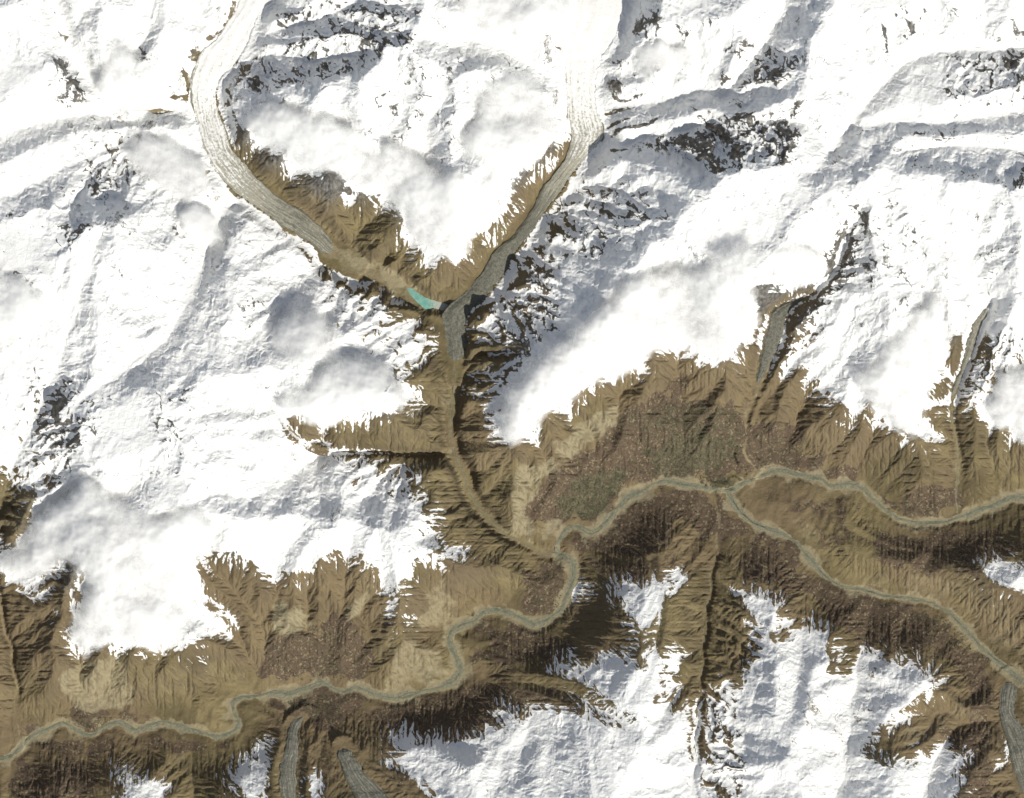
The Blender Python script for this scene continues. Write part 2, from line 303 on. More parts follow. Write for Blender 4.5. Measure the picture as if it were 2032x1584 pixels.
# crests: (points, z first, z last)
RIDGES = [
 ("455 290 490 245 545 205 608 175 645 152 688 140 733 117 795 100 830 72 840 25 845 -150", 4700, 7000),
 ("545 40 590 55 640 68 700 78 750 102 790 103", 4700, 6400),
 ("560 -20 620 10 700 25 770 40 830 72", 4900, 6300),
 ("795 100 850 112 900 140 950 130 1010 125 1060 150 1100 165", 6500, 4800),
 ("840 25 900 30 1000 50 1060 30 1110 -30", 6400, 5600),
 ("850 110 840 170 820 230 800 290", 6400, 4900),
 ("900 140 930 200 900 260 920 330 900 400 890 470 885 530", 6200, 3700),
 ("1020 300 960 340 930 400 900 470", 5200, 4200),
 ("640 152 620 220 600 290 640 340 700 370 740 400", 6000, 4400),
 ("720 120 720 200 730 280 780 350 800 420 830 480", 6300, 4100),
 ("950 130 1000 190 1070 200 1090 200", 6000, 4900),
 ("1290 -150 1300 -20 1270 60 1300 68 1345 76 1390 62 1430 45 1470 20 1500 -20 1500 -150", 6000, 6200),
 ("1240 100 1290 90 1345 76", 5000, 5700),
 ("1300 68 1310 120 1290 160 1260 180", 5800, 4700),
 ("1345 76 1360 120 1350 170", 5900, 4800),
 ("1390 62 1410 110 1410 155", 5900, 5000),
 ("1480 98 1455 122 1430 158", 6100, 5000),
 ("1590 95 1580 128 1545 148 1490 178 1430 188", 6600, 5100),
 ("1430 188 1470 210 1520 215 1590 205", 5200, 6400),
 ("1590 95 1590 150 1590 205 1578 270 1560 318 1480 332 1440 350 1400 390 1370 408 1345 435 1325 470 1312 500", 6600, 6000),
 ("1368 222 1410 240 1450 262 1470 300 1480 332", 5000, 6900),
 ("1330 270 1370 280 1410 310 1440 348", 4900, 6700),
 ("1225 300 1250 330 1280 370 1300 400 1330 460", 4700, 6000),
 ("1230 330 1300 330 1370 365 1400 390", 4900, 6600),
 ("1150 400 1200 400 1240 430 1280 430 1340 440", 3800, 6000),
 ("1100 460 1160 480 1220 510 1270 500 1312 500", 3800, 5900),
 ("1312 500 1260 530 1200 590 1150 640 1110 670 1060 690 1020 720 1000 760 1010 820 1012 880 1016 930 1015 990 1030 1050", 6000, 2700),
 ("1070 515 1100 540 1140 590 1160 630", 3600, 5200),
 ("965 620 985 650 1000 700 1005 750", 3400, 4300),
 ("1010 560 1040 600 1060 660 1075 690", 3600, 4700),
 ("940 690 975 680 1000 705", 3100, 4200),
 ("930 800 970 790 1005 790", 3000, 4100),
 ("1312 500 1370 530 1440 560 1510 560 1560 500 1600 440 1640 400 1700 380 1720 330 1760 300 1774 347", 6000, 6300),
 ("1440 560 1420 640 1450 720 1440 780", 5500, 3600),
 ("1370 530 1300 620 1280 720 1250 800 1200 870", 5600, 2700),
 ("1300 620 1200 690 1140 770 1090 850 1060 930", 5100, 3200),
 ("1640 400 1655 440 1640 480 1600 500 1590 540", 6200, 4800),
 ("1720 330 1725 400 1718 440 1702 470 1712 520 1700 565 1680 620 1650 680 1600 710 1560 735 1540 790 1560 840", 6300, 2900),
 ("1712 520 1750 600 1760 680 1720 760 1690 830", 5900, 3700),
 ("1750 600 1820 680 1850 740 1820 820 1780 880 1760 950", 5700, 2600),
 ("1774 347 1859 327 1894 350 1949 362 1999 370 2060 350 2260 340", 6100, 6400),
 ("1774 347 1800 430 1850 520 1880 600 1890 680 1860 760 1850 830 1870 930", 6200, 2900),
 ("1999 370 2020 450 2015 520 1990 600 1960 680 1935 760 1945 830 1935 920 1930 985", 6300, 2600),
 ("1870 215 1905 200 1960 192 1995 186 2060 165 2260 150", 5500, 6000),
 ("1860 150 1900 128 1950 138 1990 125 2050 140 2260 130", 5050, 5700),
 ("1760 285 1800 262 1855 285 1905 262", 5350, 5600),
 ("1740 310 1790 320 1845 282 1900 262", 5700, 5900),
 ("1590 95 1620 60 1660 20 1690 -20 1700 -150", 6600, 6400),
 ("1660 20 1740 40 1755 60 1752 120", 6300, 5800),
 ("1790 80 1810 30 1850 -20 1900 -150", 5600, 6300),
 ("1900 75 1900 30 1850 -20", 5400, 6300),
 ("1980 75 2000 20 2050 -60", 5300, 6000),
 ("-200 730 0 708 70 648 100 596 120 541 145 496 195 467 190 420 160 390 225 362 287 330 340 320 380 330", 5200, 4300),
 ("150 390 100 400 30 420 -100 460", 5400, 5000),
 ("190 581 255 558 300 531 342 491 357 446 372 398 400 380", 5300, 4300),
 ("190 581 180 640 200 700 240 770 230 800 212 837 180 887 147 920 143 945 87 977 60 1005 20 1080", 5300, 3900),
 ("120 541 190 581", 6000, 5400),
 ("60 380 20 345 -60 340", 5200, 5000),
 ("240 770 305 763 350 738 410 721 450 691 490 656 530 625 590 600 640 580", 5500, 3700),
 ("490 656 470 600 450 540 470 480 490 440", 5400, 3900),
 ("305 763 340 830 362 880 368 940 375 985 330 1020 290 1040 240 1050", 5600, 4900),
 ("240 1050 180 1080 140 1130 110 1200 105 1300 80 1400", 5000, 2700),
 ("240 1050 270 1120 280 1180 330 1230 400 1250 440 1260 460 1320", 4900, 2600),
 ("330 1020 400 1030 480 1035 545 1034 608 1020 683 1015 745 1012 795 997 840 970 880 930", 5200, 3300),
 ("608 700 590 760 640 800 720 810 780 790 830 760 860 720", 5000, 3200),
 ("608 700 660 670 720 640 760 610", 5000, 3400),
 ("590 600 600 660 608 700", 4500, 5100),
 ("745 1012 770 1070 800 1100 795 1160 788 1230 795 1290 760 1340", 4900, 2600),
 ("800 1100 850 1090 900 1110 950 1130 1010 1120", 4500, 2800),
 ("683 1015 640 1070 590 1110 570 1180 560 1240", 5000, 3000),
 ("690 1060 740 1130 760 1200 745 1280", 4500, 2700),
 ("480 1035 450 1080 510 1130 540 1190", 4700, 3300),
 ("840 880 870 930 850 1000 830 1060", 3300, 4000),
 ("840 850 800 850 740 850 650 830 590 820 530 780 480 740 410 721", 3200, 5200),
 ("795 1290 830 1270 880 1285", 3000, 2500),
 ("950 1270 1000 1260 1060 1290 1130 1300 1190 1290 1283 1300", 2250, 3400),
 ("1160 1120 1180 1150 1218 1188 1241 1220 1281 1252 1283 1300 1300 1348 1278 1395 1261 1438 1256 1500 1246 1548 1211 1578 1200 1790", 2350, 4500),
 ("1218 1188 1210 1150 1260 1100 1300 1090", 3000, 2400),
 ("1283 1300 1320 1250 1340 1200 1360 1150 1380 1080 1390 1050", 4100, 2400),
 ("950 1395 1040 1385 1100 1370 1160 1385 1210 1425 1261 1438", 2500, 4400),
 ("1040 1385 1010 1450 1000 1520 1010 1600 1000 1790", 2900, 4600),
 ("760 1420 820 1440 880 1480 940 1500 1000 1520", 2350, 3500),
 ("1256 1500 1310 1470 1350 1440", 4400, 4000),
 ("1450 1080 1455 1130 1473 1193 1503 1255 1510 1300 1480 1345 1478 1408 1471 1470 1490 1520 1510 1560 1520 1790", 2500, 5000),
 ("1500 1080 1520 1150 1540 1200 1530 1260 1510 1300", 2600, 4000),
 ("1510 1300 1560 1340 1570 1420 1560 1480 1500 1530", 4200, 4600),
 ("1570 1420 1620 1440 1640 1380 1650 1320 1665 1260 1680 1210", 4500, 2800),
 ("1560 1480 1600 1560 1600 1790", 4600, 4700),
 ("1690 1790 1697 1584 1702 1540 1740 1440 1800 1375 1830 1340 1860 1350 1890 1400", 4500, 3200),
 ("1800 1375 1775 1335 1762 1300", 4100, 3000),
 ("1720 1500 1790 1560 1800 1650", 4400, 4600),
 ("1900 1490 1930 1520 1900 1600 1900 1790", 4000, 4600),
 ("1900 1490 1880 1470 1890 1450", 4000, 3400),
 ("1470 985 1510 990 1560 1005 1610 1035 1650 1085 1690 1130 1719 1127 1770 1135 1811 1144 1899 1144 1949 1157 2011 1185 2060 1230 2260 1300", 2330, 3700),
 ("2260 1120 2060 1130 2000 1135 1949 1157", 3600, 3400),
 ("1899 1144 1915 1110 1925 1080", 3200, 2700),
 ("1811 1144 1770 1100 1760 1060", 3700, 2700),
 ("560 1600 545 1520 500 1530 470 1540 440 1480", 3300, 2200),
 ("545 1520 540 1450", 3100, 2300),
 ("615 1600 612 1520 610 1450", 3400, 2300),
 ("665 1500 640 1540 640 1600", 2600, 3500),
 ("715 1480 760 1520 830 1560 880 1620", 2500, 3900),
 ("60 1500 100 1560 130 1640", 2200, 3000),
 ("200 1490 280 1530 290 1570 290 1700", 2200, 3300),
 ("340 1500 335 1560 330 1640", 2200, 3000),
 ("-30 1280 -60 1380 -40 1450", 3300, 2300),
 ("50 1200 70 1260 60 1330 100 1330", 3300, 3000),
 ("300 110 260 60 220 0 180 -150", 5300, 6200),
 ("50 -150 60 20 100 70 110 150 60 200 10 220", 6300, 5600),
 ("210 60 220 110 260 160 300 190", 5700, 4900),
 ("380 60 340 110 330 160 350 190", 5200, 4400),
 ("440 -150 430 -20 400 50 390 95", 5600, 4500),
 ("20 30 70 25 130 -40", 6300, 6300),
 ("140 130 160 190 130 210", 5500, 5000),
 ("1884 208 1896 170 1905 128", 5250, 5150), ("1948 200 1958 165 1968 126", 5350, 5250), ("2003 195 2015 150 2022 122", 5400, 5300), ("1838 330 1848 305 1862 285", 5800, 5500),
 ("230 262 300 250 340 245 370 252", 4500, 4000), ("1585 625 1568 680 1556 720 1535 760 1520 800", 4500, 2950), ("1950 690 1935 740 1925 790", 4200, 3600),
 ("965 600 958 640 960 682", 3650, 3450), ("992 735 985 770 978 800 986 832", 3800, 3400), ("1003 505 1025 530 1040 560", 3600, 4300),
 ("150 -150 130 -40", 5500, 5400),
]
# ---------------------------------------------------------------- ground cover, traced on the survey grid
BARE = [  # ground without lasting snow
 "-60 930 10 940 40 965 62 1000 50 1050 10 1085 -60 1090", "85 1190 100 1145 140 1125 160 1150 145 1215 100 1215",
 "-300 1140 0 1150 60 1172 100 1185 130 1215 135 1260 160 1285 230 1290 290 1298 330 1290 360 1302 400 1318 385 1292 430 1262 458 1242 440 1215 412 1185 418 1150 405 1120 400 1096 430 1108 470 1112 508 1138 558 1137 583 1157 620 1132 650 1118 670 1100 683 1097 708 1112 733 1135 758 1152 775 1185 790 1232 797 1278 803 1230 808 1215 803 1188 808 1162 833 1122 858 1114 878 1128 905 1120 925 1108 905 1092 878 1087 845 1055 870 1032 845 1010 833 992 820 972 838 947 813 935 783 932 765 947 758 912 720 903 703 920 683 902 640 897 608 882 575 855 578 842 608 835 648 842 708 840 718 830 758 837 795 832 808 807 823 795 835 775 820 758 790 738 828 726 835 713 855 696 863 666 828 661 818 638 790 640 763 641 790 618 773 601 733 581 683 556 663 535 643 548 628 513 613 488 583 466 540 438 508 413 470 385 440 350 430 300 424 230 430 180 447 220 470 270 500 298 520 300 558 307 578 350 613 360 648 350 673 367 693 396 753 401 778 421 800 471 828 511 863 536 883 523 908 536 918 521 933 513 920 495 945 473 983 478 995 441 1012 423 1030 400 1031 371 1053 337 1086 330 1103 300 1131 272 1155 300 1150 330 1105 400 1060 452 1022 505 1000 548 970 590 945 640 955 665 975 668 988 692 985 722 960 745 945 775 985 790 980 830 975 855 1016 880 1066 872 1048 837 1116 825 1133 800 1153 792 1211 753 1256 738 1300 746 1275 722 1291 706 1311 696 1348 696 1366 703 1378 718 1416 731 1453 731 1478 691 1511 676 1508 640 1500 611 1500 585 1534 578 1624 581 1590 605 1560 622 1552 665 1545 705 1540 738 1574 733 1611 753 1631 783 1666 817 1679 848 1694 825 1719 807 1731 842 1774 857 1786 875 1824 880 1846 895 1866 880 1850 855 1842 830 1869 817 1882 792 1852 781 1884 756 1874 721 1894 683 1924 684 1918 720 1912 771 1914 797 1949 837 1969 842 1986 857 2032 877 2300 890 2300 1090 2032 1122 1949 1112 1936 1142 1969 1167 1994 1182 2032 1177 2300 1230 2300 1800 1899 1800 1899 1584 1924 1550 1886 1538 1919 1513 1914 1495 1864 1485 1849 1508 1829 1488 1811 1515 1749 1508 1724 1488 1744 1458 1774 1433 1811 1413 1834 1388 1874 1373 1869 1350 1834 1330 1819 1315 1749 1303 1714 1303 1704 1313 1680 1345 1654 1335 1669 1300 1650 1288 1659 1260 1611 1243 1590 1250 1560 1268 1539 1263 1579 1233 1554 1230 1556 1200 1516 1177 1466 1168 1478 1200 1503 1250 1508 1300 1485 1332 1465 1365 1430 1352 1415 1380 1400 1400 1395 1440 1408 1475 1393 1500 1380 1490 1378 1430 1380 1395 1328 1413 1311 1388 1333 1363 1321 1343 1335 1325 1358 1313 1350 1298 1292 1292 1284 1275 1292 1248 1302 1222 1322 1186 1346 1176 1366 1152 1348 1134 1310 1150 1266 1162 1216 1152 1222 1190 1241 1213 1256 1243 1276 1270 1262 1288 1291 1323 1256 1313 1215 1300 1191 1308 1161 1333 1128 1313 1103 1328 1136 1353 1171 1368 1191 1383 1228 1418 1256 1443 1191 1425 1146 1405 1061 1413 1041 1430 1016 1413 983 1408 1016 1443 970 1448 933 1470 883 1470 833 1468 795 1453 773 1465 783 1488 803 1505 768 1513 795 1538 833 1555 858 1584 870 1800 -300 1800",
]
 
SNOWY = [
 "545 1468 515 1488 538 1518 528 1563 520 1640 500 1640 487 1578 462 1555 480 1518 508 1505 525 1478",
 "232 1530 250 1528 262 1545 290 1550 332 1556 322 1584 300 1680 235 1680 228 1590 240 1570",
 "615 1538 638 1560 650 1680 612 1680 618 1600",
 "840 1105 880 1125 930 1112 915 1092 870 1085",
 "1150 1165 1160 1170 1165 1180 1152 1180",
 "2005 1480 2000 1500 1990 1520 1985 1500",
 "1855 1490 1880 1488 1910 1500 1905 1520 1870 1530 1850 1520",
]
GREEN = [
 ("1095 1030 1105 990 1140 955 1185 935 1230 930 1245 950 1225 985 1200 1010 1175 1035 1140 1032", 1.0),
 ("1270 935 1280 890 1320 870 1370 860 1420 860 1470 850 1475 900 1440 930 1400 950 1350 945 1300 945", .9),
 ("1380 950 1450 940 1480 955 1450 970 1400 966", 1.0),
 ("1040 1060 1075 1058 1072 1068 1045 1072", .8),
 ("1230 830 1290 790 1350 790 1420 800 1470 810 1480 860 1380 870 1300 880 1240 870", .7), ("1490 850 1560 860 1600 890 1540 915 1480 930", .5), ("1190 1075 1280 1000 1380 985 1330 1040 1230 1085", .35),
 ("540 1275 600 1262 680 1300 700 1345 650 1335 560 1300", .5),
 ("130 1412 230 1425 220 1440 180 1452 140 1436 110 1430", .5),
 ("560 1395 640 1380 690 1392 670 1430 600 1425", .5),
 ("1790 1198 1830 1205 1880 1225 1900 1240 1870 1240 1820 1215", .6),
 ("1060 1150 1120 1140 1125 1190 1090 1225 1060 1200", .4),
]
SCRUB = [
 ("1030 1045 1060 1000 1100 945 1150 905 1195 880 1230 835 1290 780 1345 775 1355 740 1365 790 1410 790 1460 800 1482 835 1520 840 1550 838 1585 850 1600 870 1590 890 1640 895 1650 905 1620 945 1540 928 1470 948 1420 962 1320 942 1270 965 1235 985 1190 1038 1140 1030 1090 1045", 1.0),
 ("1150 1060 1190 1060 1230 1010 1290 972 1400 975 1450 1000 1500 1050 1540 1065 1600 1110 1580 1120 1500 1070 1440 1070 1350 1040 1330 1080 1270 1110 1180 1100 1150 1110 1140 1080", .9),
 ("1035 1135 1100 1115 1132 1125 1130 1175 1105 1215 1065 1232 1030 1222 1040 1190", .7),
 ("920 1222 950 1200 965 1205 945 1222", 1),
 ("520 1300 560 1265 610 1252 660 1225 700 1235 730 1290 745 1320 720 1350 650 1340 590 1352 540 1342 515 1350", .95),
 ("70 1445 110 1415 150 1403 200 1412 245 1420 300 1418 305 1432 260 1445 240 1428 200 1436 180 1455 150 1440 120 1428", 1.0),
 ("540 1390 640 1365 720 1385 700 1420 650 1450 600 1410 560 1405", .8),
 ("1738 985 1760 985 1790 1000 1850 978 1890 985 1905 1000 1860 1022 1790 1025 1760 1010", 1.0),
 ("1560 925 1600 935 1640 930 1700 935 1700 955 1650 955 1600 945", .9),
 ("1640 1150 1700 1172 1750 1185 1840 1200 1890 1240 1930 1290 1955 1330 1960 1440 1945 1500 1925 1420 1905 1330 1850 1300 1740 1285 1700 1270 1640 1220 1600 1150", .95),
 ("1870 1450 1950 1430 1965 1500 1990 1584 2000 1700 1900 1700 1920 1560 1900 1490", .9),
 ("60 1475 200 1475 380 1472 460 1485 420 1495 300 1490 100 1500", .7),
 ("30 1510 140 1510 220 1540 200 1584 180 1700 20 1700", .7),
 ("790 1400 900 1370 1000 1350 1100 1380 1000 1420 930 1465 830 1465 760 1450 720 1420", 1.0),
 ("930 1240 1060 1245 1140 1290 1110 1320 1000 1330 940 1310 960 1280", .7),
 ("1160 1110 1280 1110 1350 1090 1360 1130 1260 1155 1210 1150", .8),
 ("1490 1070 1570 1100 1620 1170 1580 1190 1510 1170 1470 1140", .8),
 ("1560 990 1700 990 1740 1040 1700 1100 1620 1080 1560 1020", .35),
 ("1740 1070 1950 1050 2032 1070 2100 1100 1950 1110 1930 1140 1820 1140 1740 1110", .6),
]
PALE = [  # fans, talus, terraces
 ("1020 960 1040 930 1080 900 1130 850 1170 820 1220 800 1240 790 1220 840 1160 890 1100 930 1050 985 1025 1030", .8),
 ("1480 800 1530 770 1580 750 1620 780 1620 830 1560 840 1500 820", .35),
 ("830 1180 880 1150 920 1190 910 1240 890 1235 850 1210", .6),
 ("770 1360 790 1300 810 1272 840 1280 870 1300 900 1345 860 1360 790 1378", .7),
 ("545 1250 560 1210 550 1190 565 1190 570 1225 600 1200 620 1240 580 1260", .9),
 ("110 1395 120 1345 155 1310 240 1308 262 1350 262 1400 240 1415 150 1405", .75), ("830 1240 850 1200 880 1190 895 1240 870 1250", .7), ("1560 1015 1600 1040 1640 1080 1600 1060", .5),
 ("1010 1050 1040 1030 1110 1030 1105 1062 1095 1090 1085 1095 1060 1075 1020 1062", .8),
 ("683 500 760 530 850 585 800 575 700 530", 1.0),
 ("720 1180 735 1160 730 1200 710 1220 690 1235", .8),
 ("1690 1130 1760 1135 1850 1150 1950 1170 2032 1230 2100 1300 2032 1330 1960 1270 1900 1210 1850 1185 1740 1170 1690 1150", .45),
 ("880 790 905 790 908 880 900 895 885 880", .5),
 ("1700 1560 1760 1540 1740 1640", .0),
 ("1790 1450 1850 1410 1920 1400 1940 1425 1880 1440 1830 1480 1800 1480", .5),
]
CRAGGY = [  # steep broken faces; rock shows through, partly to deepen shade by colour
 ("1090 380 1160 360 1240 350 1300 380 1330 440 1240 480 1180 520 1100 520 1080 440", .7),
 ("1040 470 1110 520 1120 640 1040 720 985 800 925 790 925 620 1000 500", .9),
 ("1370 215 1440 235 1500 225 1590 205 1590 290 1560 330 1480 340 1420 350 1340 300 1230 300 1320 265 1380 270", .9),
 ("1430 90 1500 90 1590 120 1560 170 1490 195 1430 190 1430 150", .7),
 ("1240 60 1300 20 1440 5 1480 20 1390 70 1300 110", .5),
 ("550 10 840 0 830 75 790 105 700 145 600 175 480 190 470 130 560 100", .7),
 ("720 200 900 90 950 150 900 260 780 300", .3),
 ("1560 590 1640 560 1640 500 1700 400 1725 420 1700 540 1640 640 1560 740 1530 740", 1.0),
 ("1390 1380 1430 1340 1480 1400 1470 1480 1500 1560 1450 1600 1395 1560 1400 1450", 1.0),
 ("1410 1190 1480 1190 1510 1290 1480 1340 1420 1300", .8),
 ("1870 110 2060 105 2060 210 1870 220", .7), ("1770 270 1900 250 1890 330 1780 345", .5), ("1890 340 2060 330 2060 390 1930 370", .6),
 ("1730 400 1780 380 1850 500 1890 560 1830 640 1760 620 1700 560", .35), ("1930 380 2000 380 2020 500 1960 600 1930 560", .4),
 ("70 730 240 760 220 840 160 900 130 960 60 990 20 980 30 900", .9), ("0 410 100 430 190 450 110 540 80 600 0 560", .6),
 ("150 380 190 290 260 260 330 300 290 340 200 400", .7), ("350 430 420 390 400 450 350 500", .7),
 ("-60 930 40 940 66 1000 50 1050 10 1085 -60 1090", 1.0), ("90 1130 150 1120 140 1200 90 1190", 1.0), ("160 1070 230 1060 220 1120 150 1130", .7),
 ("310 780 380 760 370 960 320 1000 290 960", .5), ("440 640 540 560 560 620 470 690 440 690", .4), ("1930 680 2060 640 2060 760 1990 800 1930 800", .9),
 ("700 900 830 930 800 1000 700 1000", .6), ("740 680 860 660 840 740 740 720", .5), ("640 520 780 600 780 680 700 690 640 600", .5),
 ("1730 1320 1750 1320 1735 1420 1700 1440", .35),
 ("540 180 460 300 520 300 600 200", .5), ("60 120 170 100 190 200 120 220", .4), ("1500 360 1640 400 1560 480 1440 470", .35), ("1000 200 1120 190 1100 260 1000 250", .3),
 ("1770 10 1900 20 1890 70 1790 85 1740 60", .5), ("1200 120 1300 120 1430 130 1400 165 1280 180 1210 200", .45), ("270 90 300 60 300 180 240 180", .5), ("850 30 900 60 880 110 840 80", .3),
]
OUTCROP = [  # narrow bare flanks and moraine crests standing out of the snow
 "338 195 352 200 375 197 380 170 376 148 362 138 368 162 371 185 350 190", "410 86 425 83 442 62 466 26 472 6 463 6 455 30 434 58 427 72 411 75",
 "372 112 392 92 401 104 396 126 380 120", "383 352 398 342 424 337 412 350 396 356", "320 213 350 221 332 225 285 224 250 221 300 216",
 "1197 226 1215 216 1240 213 1262 210 1256 216 1222 224 1204 230", "1202 256 1215 243 1240 236 1266 231 1242 241 1222 249 1206 260", "1209 276 1220 258 1250 251 1285 246 1308 231 1297 247 1270 257 1237 260 1218 275",
 "1213 188 1230 196 1245 199 1258 190 1277 184 1273 191 1258 199 1240 206 1219 199", "1098 94 1115 97 1131 91 1126 99 1112 104", "1148 88 1175 61 1180 63 1156 92", "1208 295 1235 299 1254 299 1234 305 1212 301",
 "545 40 552 52 575 60 590 62 572 55 556 44", "445 178 455 190 462 200 458 182 450 174", "1795 40 1805 75 1815 70 1812 45", "2000 40 2010 76 2032 74 2040 66 2018 66 2008 42", "1748 48 1754 110 1760 108 1757 55",
 "118 60 130 88 140 70 126 66", "145 165 150 205 158 185 160 160",
]
# glaciers: (label, left bank, right bank, [ice->debris], seed)
GLACIERS = [
 ("wide white glacier with grey stripes curling from the upper left towards the turquoise lake",
  "470 -160 478 0 472 18 436 72 406 100 390 126 382 160 380 200 387 226 400 287 418 330 440 358 472 388 508 413 540 436 570 455 592 468 613 484 640 503 665 522 690 536",
  "640 -160 548 0 512 40 492 98 471 132 437 168 431 190 442 238 457 288 476 312 508 350 534 375 558 397 593 412 620 434 634 446 648 459 664 478 682 497 702 516", (.16, .62, .86)),
 ("long glacier turning from white to dark grey, ending in a blunt snout between brown slopes",
  "1118 -160 1140 0 1128 50 1112 95 1124 140 1123 176 1124 237 1136 280 1123 312 1101 345 1077 374 1064 398 1040 440 1016 469 983 497 958 537 933 572 893 604 876 620 879 647 884 683 888 712 899 725",
  "1262 -160 1246 0 1230 62 1216 90 1191 125 1181 162 1184 212 1203 276 1184 288 1158 322 1128 362 1104 396 1090 412 1062 454 1018 512 1013 532 984 567 959 602 936 614 924 647 926 683 919 712 905 727", (.22, .45, .62)),
 ("narrow winding grey-green debris glacier rising from the bottom edge beside dark cliffs",
  "556 1690 558 1584 553 1545 555 1525 560 1500 566 1484 568 1465 572 1447 580 1430 592 1421 615 1414",
  "594 1690 590 1584 589 1550 590 1525 595 1498 597 1478 594 1458 594 1446 598 1434 606 1426 616 1419", (-.80, 0, 0)),
 ("broad greenish-grey debris glacier fanning out at the bottom edge right of the narrow one",
  "745 1690 706 1584 694 1560 685 1540 676 1518 671 1500 670 1484 676 1473",
  "900 1690 792 1584 765 1565 745 1550 728 1532 716 1515 700 1492 684 1473", (-.80, 0, 0)),
 ("blue-grey glacier with a pale edge moraine entering at the lower right corner",
  "2050 1690 2030 1584 2014 1540 2006 1500 2000 1475 1992 1450 1984 1425 1981 1400 1984 1372 1992 1345 2000 1336",
  "2160 1690 2120 1584 2090 1540 2070 1500 2052 1465 2032 1440 2016 1418 2012 1400 2020 1372 2016 1350 2006 1336", (-.80, 0, 0)),
 ("grey-green debris-covered glacier tongue squeezed in a narrow dark gorge above the farmland",
  "1588 585 1552 606 1530 612 1520 640 1512 680 1508 710 1500 745 1494 772",
  "1600 600 1572 612 1558 630 1550 665 1544 690 1532 715 1518 742 1506 768", (-1.15, 0, 0)),
 ("short white glacier tongue ending above a brown gravel valley near the right edge",
  "1955 600 1928 645 1916 682 1909 712 1901 740 1890 768 1882 795",
  "1975 605 1948 648 1936 682 1926 708 1916 732 1902 766 1889 797", (-.74, 0, 0)),
]
CLOUDS = [
 ("left lobe of the white cloud over the heart shaped mountain, above its brown flank", "495 215 540 195 600 205 660 225 710 262 730 320 715 365 680 372 640 345 600 342 565 325 540 300 505 290 478 250", 420, 1),
 ("large soft white cloud over the middle and lower tip of the heart shaped mountain", "660 320 730 300 790 290 840 305 870 345 900 330 940 350 990 350 1030 365 1000 410 975 445 950 480 930 508 900 528 862 502 825 478 790 425 740 392 690 378", 460, 2),
 ("pale grey cloud on the right side of the heart shaped mountain beside the dark-snouted glacier", "960 150 1010 138 1060 160 1088 200 1102 235 1095 280 1060 325 1020 352 970 350 930 320 925 270 945 220", 420, 3),
 ("biggest cloud, a long grey-white bank lying diagonally above the brown farmland slope", "1440 490 1490 475 1520 520 1508 575 1508 640 1482 685 1452 722 1405 700 1350 692 1295 702 1255 738 1205 760 1150 788 1092 818 1060 860 1025 880 995 855 985 812 1010 762 1035 712 1080 688 1118 668 1150 628 1195 590 1235 552 1290 532 1380 525", 620, 4),
 ("ragged white cloud bank on the left with wisps drifting over dark slopes", "82 1022 110 992 170 962 235 985 300 1010 370 1000 430 1035 445 1075 410 1110 385 1150 370 1200 395 1240 360 1268 312 1296 262 1290 210 1282 160 1296 138 1262 158 1205 165 1165 130 1128 70 1150 25 1160 -20 1135 30 1095", 520, 5),
 ("compact white cloud sitting above the brown side valley left of the dark snout", "535 805 575 780 620 740 670 715 720 700 765 712 795 742 808 775 795 808 765 830 708 830 650 838 600 834 560 826", 450, 6),
 ("small grey-white cloud at the right edge above brown ridges", "1960 760 1985 735 2030 730 2120 740 2140 860 2060 890 2015 862 1975 850 1950 812", 420, 7),
 ("fluffy cloud with a hanging white tail between two brown valleys right of the gorge", "1790 640 1840 590 1882 605 1888 660 1872 720 1850 770 1840 820 1832 868 1800 884 1778 855 1752 828 1712 812 1690 770 1700 730 1745 690", 420, 8),
 ("little grey cloud perched above the dark gorge", "1530 490 1580 478 1622 500 1642 535 1620 568 1570 572 1530 552", 300, 9),
 ("thin grey cloud over the snowfield in the upper left", "195 110 245 85 300 115 320 170 300 220 250 235 205 195", 300, 10),
 ("hazy cloud left of the wide white glacier, over a dark shaded ridge", "262 282 325 262 375 290 410 330 425 375 385 400 325 385 275 348 240 310", 320, 11),
 ("smooth white cloud touching the top edge between the two large glaciers", "900 -40 1000 -60 1110 -30 1140 25 1100 65 1040 92 960 75 910 35", 380, 12),
 ("wispy grey cloud with a dark shadow beside the upper right peaks", "1255 100 1300 78 1350 85 1372 115 1340 150 1290 160 1250 142", 240, 13),
 ("flat pale cloud at the left edge halfway up the snowfields", "-60 560 0 530 60 535 100 580 85 635 40 672 -60 690", 300, 14),
 ("small cloud puff just left of the bend of the wide white glacier", "360 430 395 405 432 430 445 470 415 495 375 478", 220, 15),
 ("soft cloud puff among snow ridges left of the turquoise lake", "530 655 585 612 640 622 680 660 668 705 610 735 550 722", 340, 16),
]
LAKE = "806 571 818 573 832 584 845 591 868 598 888 603 892 612 880 617 862 612 852 613 843 614 834 606 825 597 815 586"
TREES = [("1095 1030 1105 990 1140 955 1185 935 1235 925 1245 950 1225 985 1200 1010 1175 1035 1140 1032", 2600),
 ("1240 935 1260 880 1300 800 1380 795 1460 805 1475 850 1475 900 1440 930 1400 950 1350 945 1300 945", 4200),
 ("1380 950 1450 940 1480 955 1450 970 1400 966", 500),
 ("520 1300 560 1265 660 1235 730 1300 700 1350 590 1352", 1500),
 ("110 1418 230 1425 220 1440 180 1452 130 1436", 450),
 ("560 1395 640 1380 700 1392 650 1440 600 1410", 700),
 ("1500 830 1560 840 1640 895 1640 925 1500 930", 900),
 ("1790 1198 1880 1225 1930 1290 1900 1290 1800 1215", 600),
 ("1050 1140 1120 1125 1125 1190 1085 1225 1055 1200", 600),
 ("1760 1000 1890 990 1860 1018 1790 1022", 400)]
KE,ME,UP,RS,F1=.42,.35,20,14.,.5
